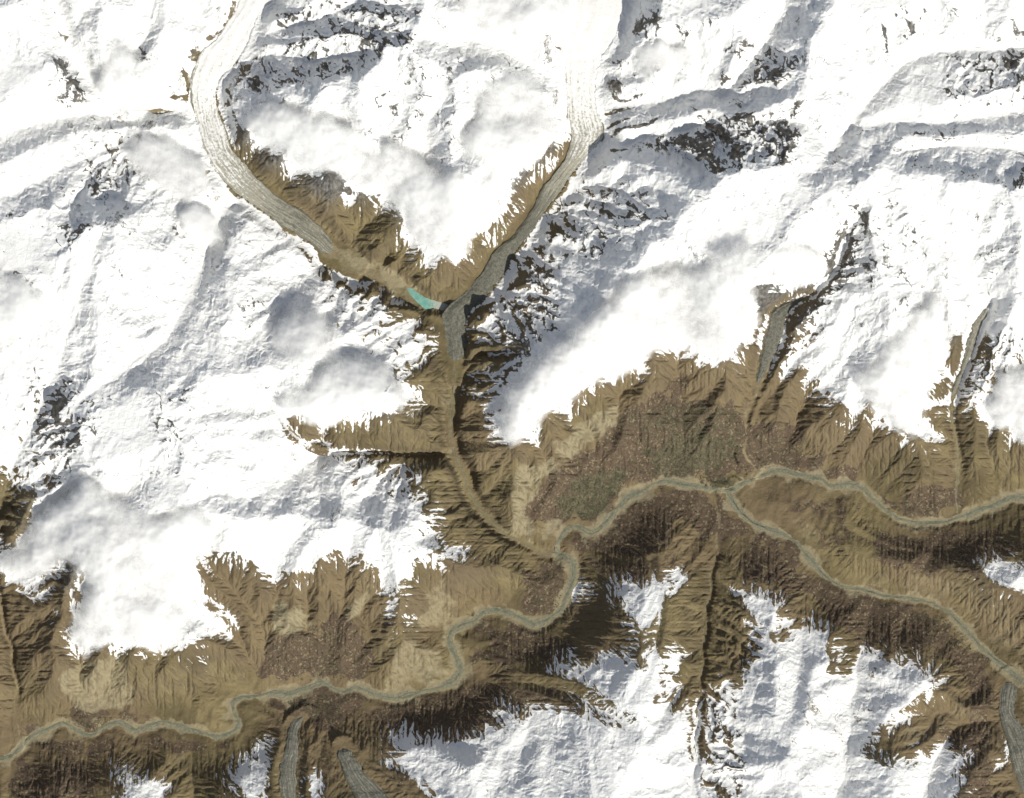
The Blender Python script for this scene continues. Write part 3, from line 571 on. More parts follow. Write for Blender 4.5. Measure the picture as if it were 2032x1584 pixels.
def build_relief(fine=2.0):
    W0, H0 = int((X1 - X0) / 4) + 1, int((Y1 - Y0) / 4) + 1
    vy, vx, vv, vw = [], [], [], []
    for name, s, z0, z1, hw in VALLEYS:
        p, z = densify(pts(s), 1.5, z0, z1)
        vx += list(p[:, 0]); vy += list(p[:, 1]); vv += list(z); vw += [hw] * len(z)
    vx, vy, vv, vw = map(np.array, (vx, vy, vv, vw))
    rx, ry, rv = [], [], []
    for s, z0, z1 in RIDGES:
        p, z = densify(pts(s), 1.5, z0, z1)
        # crests climb to their summit quickly: use a bump towards the higher end
        rx += list(p[:, 0]); ry += list(p[:, 1]); rv += list(z)
    rx, ry, rv = map(np.array, (rx, ry, rv))
    def seeds(x, y, v, shape):
        H, W = shape
        i = np.round((x - X0) / (X1 - X0) * (W - 1)).astype(int); j = np.round((y - Y0) / (Y1 - Y0) * (H - 1)).astype(int)
        k = (i >= 0) & (i < W) & (j >= 0) & (j < H)
        return j[k], i[k], v[k]
    shape = (H0, W0)
    j, i, v = seeds(vx, vy, vv, shape); dv, ev = edt_feature(shape, j, i, v)
    j2, i2, v2 = seeds(rx, ry, rv, shape); dr, er = edt_feature(shape, j2, i2, v2)
    ev = blur(ev, 4); er = blur(er, 5)
    t = dv / (dv + dr + 1e-6)
    base = ev + np.maximum(er - ev, 60) * t ** .92
    base = blur(base, 1.2)
    Yg, Xg = np.mgrid[0:H0, 0:W0]; xs = X0 + Xg * 4.; ys = Y0 + Yg * 4.
    base += (fbm(xs, ys, 120, 5, 3) - .5) * 500 * np.clip(dv / 25, 0, 1)
    fixed = np.zeros(shape, bool); fixed[j, i] = True
    hv = base.copy()
    jj, ii, zz = seeds(vx, vy, vv, shape); hv[jj, ii] = zz
    fixed[0, :] = fixed[-1, :] = True; fixed[:, 0] = fixed[:, -1] = True
    tm = np.full(shape, .70)
    for s_, w_ in CRAGGY: tm = np.maximum(tm, .70 + .95 * w_ * inside(xs, ys, pts(s_)))
    tm = blur(tm, 3)
    rng = np.random.default_rng(5)
    h = hv + rng.normal(0, 10, shape) * (~fixed)
    for _ in range(4):
        h, A = carve(h, fixed, 60., 14, KE, base, mexp=ME, relax=.2, rs=RS, uplift=UP)
        h = talus(h, fixed, 60., tm, 6); h[jj, ii] = zz
    # finer
    shape1 = (int((Y1 - Y0) / fine) + 1, int((X1 - X0) / fine) + 1)
    h = resize(h, shape1); tgt = h.copy()
    fx1 = np.zeros(shape1, bool); j, i, v = seeds(vx, vy, vv, shape1); fx1[j, i] = True; h[j, i] = v
    fx1[0, :] = fx1[-1, :] = True; fx1[:, 0] = fx1[:, -1] = True
    Yg, Xg = np.mgrid[0:shape1[0], 0:shape1[1]]; xs = X0 + Xg * fine; ys = Y0 + Yg * fine
    h += ((fbm(xs, ys, 30, 4, 11) - .5) * 120) * (~fx1)
    h, A = carve(h, fx1, P * fine, 8, KE*F1, tgt, mexp=ME, relax=.3, rs=12., uplift=UP*F1)
    h = talus(h, fx1, P * fine, resize(tm, shape1), 10)
    return h, A, dv, base
# ---------------------------------------------------------------- node helper
def new_mat(name):
    m = bpy.data.materials.new(name); m.use_nodes = True
    n = m.node_tree; n.nodes.clear()
    return m, n
class G:
    def __init__(s, nt): s.t = nt
    def n(s, typ, ins=(), **kw):
        nd = s.t.nodes.new(typ)
        for k, v in kw.items(): setattr(nd, k, v)
        for k, v in (ins.items() if isinstance(ins, dict) else enumerate(ins)):
            if v is None: continue
            if hasattr(v, 'is_linked') or isinstance(v, bpy.types.NodeSocket): s.t.links.new(v, nd.inputs[k])
            else: nd.inputs[k].default_value = v
        return nd
    def math(s, op, a, b=None, clamp=False):
        return s.n('ShaderNodeMath', [a, b], operation=op, use_clamp=clamp).outputs[0]
    def mix(s, f, a, b):
        nd = s.t.nodes.new('ShaderNodeMix'); nd.data_type = 'RGBA'
        for k, v in ((0, f), (6, a), (7, b)):
            if isinstance(v, bpy.types.NodeSocket): s.t.links.new(v, nd.inputs[k])
            else: nd.inputs[k].default_value = (v + (1,)) if isinstance(v, tuple) and len(v) == 3 else v
        return nd.outputs[2]
    def step(s, v, lo, hi, a=0., b=1.):
        nd = s.n('ShaderNodeMapRange', {0: v, 1: lo, 2: hi, 3: a, 4: b}, interpolation_type='SMOOTHSTEP'); return nd.outputs[0]
    def noise(s, co, size, detail=4, rough=.55, dist=0., out=0):
        return s.n('ShaderNodeTexNoise', {'Vector': co, 'Scale': 1.0 / size, 'Detail': detail, 'Roughness': rough, 'Distortion': dist}).outputs[out]
    def attr(s, name): return s.n('ShaderNodeAttribute', attribute_name=name)

def tag(o, label=None, cat=None, group=None, kind=None):
    if label: o['label'] = label
    if cat: o['category'] = cat
    if group: o['group'] = group
    if kind: o['kind'] = kind
    return o

def mesh_obj(name, co, quads, mat, attrs=(), smooth=True, tris=None):
    me = bpy.data.meshes.new(name)
    co = np.asarray(co, np.float32); q = np.asarray(quads, np.int32)
    k = q.shape[1]
    me.vertices.add(len(co)); me.vertices.foreach_set('co', co.ravel())
    me.loops.add(q.size); me.loops.foreach_set('vertex_index', q.ravel())
    me.polygons.add(len(q)); me.polygons.foreach_set('loop_start', np.arange(0, q.size, k, dtype=np.int32))
    if smooth: me.polygons.foreach_set('use_smooth', np.ones(len(q), bool))
    me.update(calc_edges=True)
    for nm, val in attrs:
        if val.ndim == 2:
            a = me.attributes.new(nm, 'FLOAT_COLOR', 'POINT'); a.data.foreach_set('color', val.astype(np.float32).ravel())
        else:
            a = me.attributes.new(nm, 'FLOAT', 'POINT'); a.data.foreach_set('value', val.astype(np.float32).ravel())
    me.materials.append(mat)
    o = bpy.data.objects.new(name, me); sc.collection.objects.link(o)
    return o

def grid_quads(h, w):
    i = np.arange(h * w).reshape(h, w)
    # y runs south, so this winding faces up
    return np.stack([i[:-1, :-1], i[1:, :-1], i[1:, 1:], i[:-1, 1:]], -1).reshape(-1, 4)

wx = lambda x: (x - CX) * P
wy = lambda y: (CY - y) * P

# ---------------------------------------------------------------- relief
FINE = 2.0
h, area, dval, base = build_relief(FINE)
HH, WW = h.shape
Yg, Xg = np.mgrid[0:HH, 0:WW]; GX = X0 + Xg * FINE; GY = Y0 + Yg * FINE

def sdf(polys, shape, neg=()):
    # positive inside; on a grid of the given shape, in survey steps
    H, W = shape; sx = (X1 - X0) / (W - 1)
    Yq, Xq = np.mgrid[0:H, 0:W]; xq = X0 + Xq * sx; yq = Y0 + Yq * (Y1 - Y0) / (H - 1)
    ins = np.zeros(shape, bool)
    for s in polys: ins |= inside(xq, yq, pts(s))
    for s in neg: ins &= ~inside(xq, yq, pts(s))
    e = np.zeros(shape, bool); e[:-1] |= ins[:-1] != ins[1:]; e[:, :-1] |= ins[:, :-1] != ins[:, 1:]
    j, i = np.nonzero(e)
    if len(j) == 0: return np.where(ins, 1e3, -1e3).astype(float)
    d, _ = edt_feature(shape, j, i, np.zeros(len(j)))
    return np.where(ins, d, -d) * sx

def line_field(s, z0, z1, shape, sm=True):
    p = smooth_line(pts(s)) if sm else pts(s)
    p, z = densify(p, 1.0, z0, z1); H, W = shape
    i = np.round((p[:, 0] - X0) / (X1 - X0) * (W - 1)).astype(int); j = np.round((p[:, 1] - Y0) / (Y1 - Y0) * (H - 1)).astype(int)
    k = (i >= 0) & (i < W) & (j >= 0) & (j < H)
    d, v = edt_feature(shape, j[k], i[k], z[k])
    return d * (X1 - X0) / (W - 1), v
sst = lambda a, lo, hi: (lambda t: t * t * (3 - 2 * t))(np.clip((a - lo) / (hi - lo), 0, 1))

S4 = ((HH + 1) // 2, (WW + 1) // 2)
# calmer relief under deep snow, rougher on bare rock
bare4 = sdf(BARE, S4, SNOWY)
bare = resize(blur(bare4, 1.0), h.shape)
calm = blur(h, 7)
k = .72 + .0 * bare
craggy = np.zeros(S4)
for s_, w_ in CRAGGY: craggy = np.maximum(craggy, w_ * sst(sdf([s_], S4), -14, 14))
cragh = resize(craggy, h.shape)
k = np.where(bare < 0, .32, .75) + .42 * cragh; k = blur(k, 8)
h = calm + (h - calm) * k
# bend the straight surveyed crests, but leave the valley floors where they are
dfl = resize(dval * 4., h.shape)
amp = 13 * sst(dfl, 4, 40)
ux = GX + amp * (fbm(GX, GY, 55, 4, 21) - .5) * 2.6; uy = GY + amp * (fbm(GX, GY, 55, 4, 22) - .5) * 2.6
h = sample(h, ux, uy)
VL = {v[0]: v for v in VALLEYS}
# large bare slopes turned from the sun are flattened to lighten their shade
SC = (HH // 4 + 1, WW // 4 + 1)
hc = resize(blur(h, 1.5), SC)
tmc = blur(np.maximum(np.full(SC, .42), .42 + 1.2 * resize(craggy, SC)), 1.5)
gy8, gx8 = np.gradient(blur(hc, 3), P * 8.)
away = np.maximum(sst(gy8, .1, .45), .7 * sst(gx8 * 1., .2, .6)) * sst(resize(bare, SC), -20, 0) * (1 - resize(craggy, SC))
away = blur(away, 3)
h = h + blur(resize((talus(hc.copy(), None, P * 8, tmc, 260) - hc) * away, h.shape), 2)
for name in ('hunza', 'nagar'):     # terraces: the ground climbs slowly at first
    d, v = line_field(VL[name][1], VL[name][2], VL[name][3], S4); d = resize(blur(d, 1.5), h.shape); v = resize(blur(v, 4), h.shape)
    s_ = .28 + .72 * sst(d, 8, 110); h = np.where(s_ < 1, v + (h - v) * s_, h)
BANK = np.zeros_like(h); BEDR = np.zeros_like(h); BED = np.zeros_like(h)              # river gravel
for name, s, z0, z1, hw in VALLEYS:
    if name in ('shishper', 'muchuhar'): continue
    if hw >= 9 and name.startswith('snow'):
        d, v = line_field(s, z0, z1, S4); d = resize(d, h.shape); v = resize(blur(v, 2), h.shape)
        d = d + (fbm(GX, GY, 50, 3, 44) - .5) * hw * 1.6; f = sst(d, hw * .1, hw * 2.6); h = v + (h - v) * f + 4 * (1 - f) * np.abs(d)
    elif name in ('outwash', 'hunza', 'nagar', 'hassanabad', 'ultar', 'gulmit', 'west_trib', 'south_valley', 'left_nala'):
        d, v = line_field(s, z0, z1, h.shape)
        v = blur(v, 2)
        wv = hw * np.clip(.95 + 2.4 * (fbm(GX, GY, 50, 3, 40) - .5), .5, 2.0)
        f = sst(d, wv, wv * 2.2 + 6); h = np.where(f < 1, v + np.maximum(h - v, 8) * f, h)
        BANK = np.maximum(BANK, (1. if name in ('hunza', 'nagar') else .35 if hw >= 4 else 0) * (1 - sst(d + (fbm(GX, GY, 22, 3, 46) - .5) * 34, wv * 1.0, wv * 2.2 + 5)))
    if name in ('hunza', 'nagar'): BEDR = np.maximum(BEDR, 1 - sst(d + (fbm(GX, GY, 12, 3, 47) - .5) * 7, wv * .5, wv * 1.05))
    BED = np.maximum(BED, dict(hunza=1, nagar=1, outwash=.62, hassanabad=.5).get(name, .6) * (1 - sst(d + (fbm(GX, GY, 13, 3, 45) - .5) * 9, wv * .6, wv * 1.15)))
GL = []
for gi, (lab, ls, rs_, deb) in enumerate(GLACIERS):
    lp = smooth_line(pts(ls), 4, 5); rp = smooth_line(pts(rs_), 4, 5)
    n = 160
    def par(p):
        c = np.r_[0, np.cumsum(np.hypot(*np.diff(p, axis=0).T))]; t = np.linspace(0, c[-1], n)
        return np.c_[np.interp(t, c, p[:, 0]), np.interp(t, c, p[:, 1])]
    lp, rp = par(lp), par(rp)
    if deb[0] < 0 and lp[0, 1] < 1000:      # a tongue that starts in view begins as a point under the snow
        w_ = sst(np.linspace(0, 1, n), -.02, .16)[:, None]; m0 = (lp + rp) / 2; lp, rp = m0 + (lp - m0) * w_, m0 + (rp - m0) * w_
    for e_ in (lp, rp): e_ += np.stack([fbm(e_[:, 0], e_[:, 1], 16, 3, 61), fbm(e_[:, 0], e_[:, 1], 16, 3, 62)], 1) * 7 - 3.5
    mid = (lp + rp) / 2
    zc = np.minimum.accumulate(sample(blur(h, 3), mid[:, 0], mid[:, 1]) + 0)
    kz = np.ones(15) / 15; zc = np.convolve(np.pad(zc, 7, 'edge'), kz, 'valid')
    poly = np.r_[lp, rp[::-1]]
    x0, x1 = poly[:, 0].min() - 60, poly[:, 0].max() + 60; y0, y1 = poly[:, 1].min() - 40, poly[:, 1].max() + 40
    i0, i1 = max(0, int((x0 - X0) / FINE)), min(WW, int((x1 - X0) / FINE)); j0, j1 = max(0, int((y0 - Y0) / FINE)), min(HH, int((y1 - Y0) / FINE))
    sl = (slice(j0, j1), slice(i0, i1)); xx, yy = GX[sl], GY[sl]
    ins = inside(xx, yy, poly); de, _ = seg_dist(xx, yy, poly[::2], closed=True); de = np.where(ins, de, -de)
    mm = mid[::4]; zz = zc[::4]; _, zf = seg_dist(xx, yy, mm, zz)
    zf = blur(zf, 2)
    WD = (30, 42)[gi] if gi < 2 else 16
    WD = WD + (11 - WD) * sst(yy, 585, 615) * sst(xx, 905, 930) if gi == 1 else WD
    f = sst(-de, 0, WD); _, tf = seg_dist(xx, yy, mm, np.linspace(0, 1, len(mm)))
    fl = zf - 90 * sst(de, 2, 8) * (sst(1 - tf, 0, .03) if 'blunt' in lab else sst(1 - tf, .015, .10))
    h[sl] = np.where(de > -WD, fl + np.maximum(h[sl] - fl, 10) * f, h[sl])
    GL.append((lab, lp, rp, zc, deb))
# lake basin
LP = pts(LAKE); LZ = float(sample(h, np.array([835.]), np.array([590.]))[0])
ins = inside(GX, GY, LP); sl = (slice(int((540 - Y0) / FINE), int((650 - Y0) / FINE)), slice(int((780 - X0) / FINE), int((920 - X0) / FINE)))
#print('LAKE', LZ, [float(sample(h, np.array([a]), np.array([b]))[0]) for a, b in ((820, 580), (850, 600), (880, 608), (893, 610), (905, 640))], GL[1][3][::10])
de, _ = seg_dist(GX[sl], GY[sl], LP, closed=True); de = np.where(ins[sl], de, -de)
h[sl] = np.where(de > 0, LZ - 25 * sst(de, 0, 3), h[sl] + (LZ - h[sl]) * (1 - sst(-de, 0, 16)))

# ---------------------------------------------------------------- sheet grid: dense in the surveyed area, wide apron around it
ST = 1.3
def axis(a, b):
    core = np.arange(a, b + 1e-6, ST); out = [core]
    g = ST * 1.6; lo, hi = [], []; x, y = core[0], core[-1]; d = g
    while d < 700: x -= d; y += d; lo.append(x); hi.append(y); d *= 1.18
    return np.r_[lo[::-1], core, hi]
ax_, ay_ = axis(X0 + 20, X1 - 20), axis(Y0 + 20, Y1 - 20)
TX, TY = np.meshgrid(ax_, ay_)
cx_, cy_ = np.clip(TX, X0 + 1, X1 - 1), np.clip(TY, Y0 + 1, Y1 - 1)
out = np.hypot(TX - cx_, TY - cy_)
hs = sample(blur(h, .6), cx_, cy_)
TZ = hs + sst(out, 20, 400) * ((fbm(TX, TY, 700, 6, 77, ridged=True) * 5200 + 1600) - hs)
# gullies and ribs that run down every slope
gyy, gxx = np.gradient(blur(TZ[:, :], 3.0)); 
gxx = gxx / np.gradient(TX, axis=1) / P; gyy = gyy / np.gradient(TY, axis=0) / P
del hs
detail = np.zeros_like(TZ); ax2, ay2 = gxx.copy(), gyy.copy()
slope = np.hypot(gxx, gyy); STR = []
bareT = sample(bare, cx_, cy_)
cragT = sample(craggy, cx_, cy_)
rough = np.where(bareT > 0, 1.0, .22) + .35 * cragT; snowy = sst(-bareT, -4, 16)
th_ = (fbm(TX, TY, 45, 3, 95) - .5) * 2.4; ct_, st_ = np.cos(th_), np.sin(th_)
ax2, ay2 = ax2 * ct_ - ay2 * st_, ax2 * st_ + ay2 * ct_
for o_, (wl, am) in enumerate(((15, 28), (8, 22), (4.6, 11), (2.9, 6))):
    L_ = np.hypot(ax2, ay2) + 1e-6
    v, vx, vy = gullies(TX, TY, -ay2 / L_ * 1.0, ax2 / L_ * 1.0, wl, 60 + o_)
    a = am * sst(slope, .12, .8) * rough
    detail += v * a; STR.append(v)
    ax2 = ax2 + vx * .5 * a / (wl * P) * 6.28; ay2 = ay2 + vy * .5 * a / (wl * P) * 6.28
wx_ = TX + (fbm(TX, TY, 30, 3, 15) - .5) * 40; wy_ = TY + (fbm(TX, TY, 30, 3, 16) - .5) * 40
bill = fbm(wx_, wy_, 34, 5, 17, ridged=True, gain=.55)
detail += (fbm(wx_, wy_, 11, 3, 18, ridged=True, gain=.6) - .6) * 55 * snowy * sst(slope, .05, .5)
detail += (bill - .6) * (110 - 70 * sst(TY, 1080, 1200)) * snowy * sst(slope, .03, .4)
BEDT = sample(BED, cx_, cy_)
detail += (fbm(TX, TY, 9, 3, 91, gain=.6) - .5) * 34 * sst(slope, .1, .6) * rough
# crevasse-less glacier beds and river beds stay smooth
TZ = TZ + detail * (1 - BEDT)
# ---------------------------------------------------------------- what covers the ground
hp = TZ - blur(TZ, 5.0)
hp2 = TZ - blur(TZ, 14.0)
gyy, gxx = np.gradient(TZ); gxx = gxx / np.gradient(TX, axis=1) / P; gyy = gyy / np.gradient(TY, axis=0) / P
# southness: uphill to the north means the slope faces the noon sun
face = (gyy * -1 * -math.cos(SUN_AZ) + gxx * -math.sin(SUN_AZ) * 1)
slope = np.hypot(gxx, gyy)
nz = fbm(TX, TY, 34, 5, 51) - .5; nz2 = fbm(TX, TY, 7, 3, 52) - .5
ribs = (STR[0] * .6 + STR[1] * .9 + STR[2] * .7 + STR[3] * .35) * sst(slope, .15, .6) * (.35 + 1.1 * fbm(TX, TY, 38, 3, 19))
snow = .5 - bareT / 24. - ribs * .36 - np.tanh(hp / 26.) * .5 - np.tanh(hp2 / 150.) * .35 - np.clip(face, -1, 1) * .2 + nz * 1.0 + nz2 * .7
snow = np.where(bareT < -26, np.maximum(snow, .5 + (-bareT - 26) / 30), snow)
snow = snow + sst(-bareT, 8, 30) * .9
rn = fbm(wx_, wy_, 26, 5, 81, ridged=True, gain=.6); big = fbm(TX, TY, 110, 3, 83) - .5
rocky = slope * .50 + (sst(rn, .62, .86) - .35) * 1.0 + np.clip(hp / 60, -.5, .5) * .7 + cragT * .62 + big * .9 + ribs * .10 + cragT * sst(-face, .1, .7) * .3 + nz2 * .5  # extra rock on sun-averted crags colours their shaded faces darker
snow = np.minimum(snow, 1.35) - sst(rocky, .88, 1.34) * 1.15
snow = snow - sst(fbm(wx_, wy_, 19, 4, 87, ridged=True, gain=.55), .74, .88) * sst(fbm(TX, TY, 90, 3, 88), .46, .60) * .8
snow = np.maximum(snow, np.where(bareT < -14, .58 - .48 * sst(cragT, .1, .7) - .10 * sst(big, .05, .2), -9))
snow = snow - BEDT * 2.4 * (bareT > -6)
oc = np.zeros_like(TZ)
for s_ in OUTCROP:
    q_ = pts(s_); jj0, jj1 = np.searchsorted(ay_, [q_[:, 1].min() - 8, q_[:, 1].max() + 8]); ii0, ii1 = np.searchsorted(ax_, [q_[:, 0].min() - 8, q_[:, 0].max() + 8])
    w_ = (slice(jj0, jj1), slice(ii0, ii1)); xo = TX[w_] + nz2[w_] * 8; yo = TY[w_] + nz[w_] * 12
    e_, _ = seg_dist(xo, yo, q_, closed=True); e_ = np.where(inside(xo, yo, q_), e_, -e_)
    oc[w_] = np.maximum(oc[w_], sst(e_, -1.2, 1.2))
snow = snow - oc * (1.1 + 1.2 * nz2)
def paint(lst, soft):
    m = np.zeros(S4)
    for s, wgt in lst:
        if wgt <= 0: continue
        m = np.maximum(m, wgt * sst(sdf([s], S4) + (fbm(X0 + np.arange(S4[1])[None, :] * 4. + np.zeros(S4), Y0 + np.arange(S4[0])[:, None] * 4. + np.zeros(S4), 34, 4, 5) - .5) * 62, -soft, soft))
    return sample(m, cx_, cy_)
green = paint(GREEN, 16) * .72; scrub = paint(SCRUB, 9); pale = np.maximum(paint(PALE, 10), 0)
pale = np.maximum(pale * (1.0 + .6 * nz2), np.maximum(BEDT, .75 * sample(BANK, cx_, cy_)))
inside_bed = BEDT > .5
cover = np.stack([snow, green * (1 - BEDT), scrub * (1 - BEDT), pale], -1).reshape(-1, 4)
relief_attr = np.clip(hp / 60 + ribs * .6, -1, 1).ravel()
moist = (fbm(TX, TY, 160, 4, 71)).ravel()

m, nt_ = new_mat("mountain_ground"); g = G(nt_)
co = g.n('ShaderNodeTexCoord').outputs['Object']
ca = g.attr('cover'); sp = g.n('ShaderNodeSeparateColor', [ca.outputs['Color']])
aS, aG, aB, aP = sp.outputs[0], sp.outputs[1], sp.outputs[2], ca.outputs['Alpha']
rel = g.attr('relief').outputs['Fac']; zon = g.attr('zone').outputs['Fac']
n1 = g.noise(co, 1500, 6, .6); n2 = g.noise(co, 160, 4, .6); n3 = g.noise(co, 45, 3, .6); n4 = g.noise(co, 500, 5, .6, .6)
geo = g.n('ShaderNodeNewGeometry'); nrm = g.n('ShaderNodeSeparateXYZ', [geo.outputs['Normal']]); steep = g.step(nrm.outputs[2], .80, .55)
pos = g.n('ShaderNodeSeparateXYZ', [geo.outputs['Position']])
rock = g.mix(g.step(n1, .38, .62), (.106, .085, .042), (.222, .179, .089))
rock = g.mix(g.math('MULTIPLY', g.step(n4, .42, .68), .55), rock, (.120, .093, .055))
rock = g.mix(g.math('MULTIPLY', g.step(rel, -.05, -.8), .28), rock, (.31, .255, .155))       # pale scree in the gullies
rock = g.mix(g.math('MULTIPLY', g.step(zon, .42, .60), .6), rock, g.mix(n2, (.165, .120, .070), (.235, .175, .105)))
rock = g.mix(g.math('MULTIPLY', steep, .45), rock, (.135, .110, .075))
rock = g.mix(g.math('MULTIPLY', g.step(n3, .35, .65), .25), rock, (.16, .125, .075))
high = g.step(pos.outputs[2], 3900, 4700)
rock = g.mix(g.math('MULTIPLY', high, .95), rock, g.mix(g.step(n2, .35, .65), (.080, .080, .078), (.225, .218, .205)))
rock = g.mix(g.math('MULTIPLY', g.step(g.attr('facing_away').outputs['Fac'], .05, .6), .28), rock, g.mix(n2, (.085, .064, .040), (.135, .102, .060)))   # darker brown mixed into slopes facing away from the sun
# farmland and scrub: plots with their own tone
vor = g.n('ShaderNodeTexVoronoi', {'Vector': co, 'Scale': 1 / 48., 'Randomness': 1.}).outputs['Color']
vs = g.n('ShaderNodeSeparateColor', [vor]).outputs
plots = g.mix(vs[0], (.060, .045, .032), (.150, .113, .072))
plots = g.mix(g.step(vs[1], .82, .86), plots, (.235, .195, .125))
plots = g.mix(g.step(n2, .45, .6), plots, (.098, .068, .050))
thr = g.math('ADD', g.math('MULTIPLY', aB, 1.2), g.math('MULTIPLY', g.math('SUBTRACT', n4, .5), 1.6))
rock = g.mix(g.math('MULTIPLY', g.step(thr, .35, .65), .88), rock, plots)
gr = g.mix(vs[2], (.060, .062, .038), (.15, .135, .080))
thr = g.math('ADD', aG, g.math('MULTIPLY', g.math('SUBTRACT', g.noise(co, 110, 3, .7), .5), 2.2))
rock = g.mix(g.math('MULTIPLY', g.step(thr, .45, .75), g.step(aG, .05, .3)), rock, gr)
gv = g.mix(n3, (.25, .215, .13), (.37, .32, .205))
thr = g.math('ADD', aP, g.math('MULTIPLY', g.math('SUBTRACT', n2, .5), .6))
rock = g.mix(g.math('MULTIPLY', g.step(thr, .30, .95), .9), rock, gv)
rock = g.mix(g.math('MULTIPLY', g.step(rel, .15, .9), .35), rock, (.105, .083, .052))
bd = g.math('ADD', g.attr('bed').outputs['Fac'], g.math('MULTIPLY', g.math('SUBTRACT', n3, .5), .5))
rock = g.mix(g.math('MULTIPLY', g.step(bd, .35, .8), .85), rock, g.mix(g.step(g.noise(co, 55, 4, .7), .35, .65), (.150, .150, .105), (.26, .24, .165)))
# snow lies where the cover says so, with a ragged edge
sn_t = g.math('ADD', aS, g.math('ADD', g.math('MULTIPLY', g.math('SUBTRACT', n2, .5), .7), g.math('MULTIPLY', g.math('SUBTRACT', n3, .5), .7)))
sn = g.step(sn_t, .30, .68)
snowc = g.mix(g.step(g.noise(co, 900, 6, .6), .35, .7), (.86, .86, .84), (.79, .79, .775))
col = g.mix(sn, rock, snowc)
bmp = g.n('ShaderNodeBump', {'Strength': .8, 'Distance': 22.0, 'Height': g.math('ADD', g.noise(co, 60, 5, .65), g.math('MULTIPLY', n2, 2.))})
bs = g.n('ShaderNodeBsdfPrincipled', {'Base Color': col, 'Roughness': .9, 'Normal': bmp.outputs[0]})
bs.inputs['Specular IOR Level'].default_value = .15
g.n('ShaderNodeOutputMaterial', [bs.outputs[0]])
terr = mesh_obj('terrain', np.stack([wx(TX), wy(TY), TZ], -1).reshape(-1, 3), grid_quads(*TZ.shape), m,
                [('cover', cover), ('bed', sample(BEDR, cx_, cy_).ravel()), ('relief', relief_attr), ('zone', moist), ('facing_away', -blur(face, 3).ravel())])
tag(terr, kind='structure')
hz = lambda x, y: sample_t(x, y)
_ax, _ay = ax_, ay_
def sample_t(x, y):
    u = np.interp(x, _ax, np.arange(len(_ax))); v = np.interp(y, _ay, np.arange(len(_ay)))
    i = np.clip(u.astype(int), 0, len(_ax) - 2); j = np.clip(v.astype(int), 0, len(_ay) - 2); f = u - i; q = v - j
    return (TZ[j, i] * (1 - f) + TZ[j, i + 1] * f) * (1 - q) + (TZ[j + 1, i] * (1 - f) + TZ[j + 1, i + 1] * f) * q

# ---------------------------------------------------------------- glaciers
def glacier_mat():
    m, t = new_mat("glacier_ice"); g = G(t)
    co = g.n('ShaderNodeTexCoord').outputs['Object']
    fl = g.attr('flow'); s3 = g.n('ShaderNodeSeparateColor', [fl.outputs['Color']]).outputs   # along, across, debris
    across = s3[1]; deb = s3[2]
    v = g.n('ShaderNodeCombineXYZ', [g.math('MULTIPLY', s3[0], 2.2), g.math('MULTIPLY', across, 16.), 0.])
    stripe = g.n('ShaderNodeTexNoise', {'Vector': v.outputs[0], 'Scale': 1.0, 'Detail': 5, 'Roughness': .6}).outputs[0]
    nz = g.noise(co, 70, 4, .7); nb = g.noise(co, 400, 4, .6)
    edge = g.math('ABSOLUTE', g.math('SUBTRACT', across, .5))
    t1 = g.math('ADD', deb, g.math('ADD', g.math('MULTIPLY', g.math('SUBTRACT', stripe, .5), .9), g.math('MULTIPLY', g.math('SUBTRACT', nz, .5), .85)))
    t1 = g.math('ADD', t1, g.math('MULTIPLY', g.step(edge, .36, .5), .12)); t1 = g.math('ADD', t1, g.math('MULTIPLY', g.step(edge, .455, .475), g.math('MULTIPLY', g.step(deb, .12, .4), g.step(stripe, .44, .54, 0., .4))))
    ice = g.mix(nb, (.84, .84, .82), (.76, .745, .71))
    dirty = g.mix(nz, (.22, .21, .165), (.42, .40, .325))
    dark = g.mix(g.noise(co, 35, 3, .7), (.060, .062, .050), (.165, .16, .12))
    c = g.mix(g.step(t1, .28, .56), ice, dirty); c = g.mix(g.step(t1, .60, .90), c, dark)
    c = g.mix(g.math('MULTIPLY', g.step(g.math('ADD', nz, g.math('MULTIPLY', deb, .15)), .60, .72), .35), c, (.27, .26, .22))
    b = g.n('ShaderNodeBump', {'Strength': .7, 'Distance': 22., 'Height': g.math('ADD', g.noise(co, 55, 4, .7), stripe)})
    bs = g.n('ShaderNodeBsdfPrincipled', {'Base Color': c, 'Roughness': .8, 'Normal': b.outputs[0]}); bs.inputs['Specular IOR Level'].default_value = .2
    g.n('ShaderNodeOutputMaterial', [bs.outputs[0]]); return m
gm = glacier_mat()
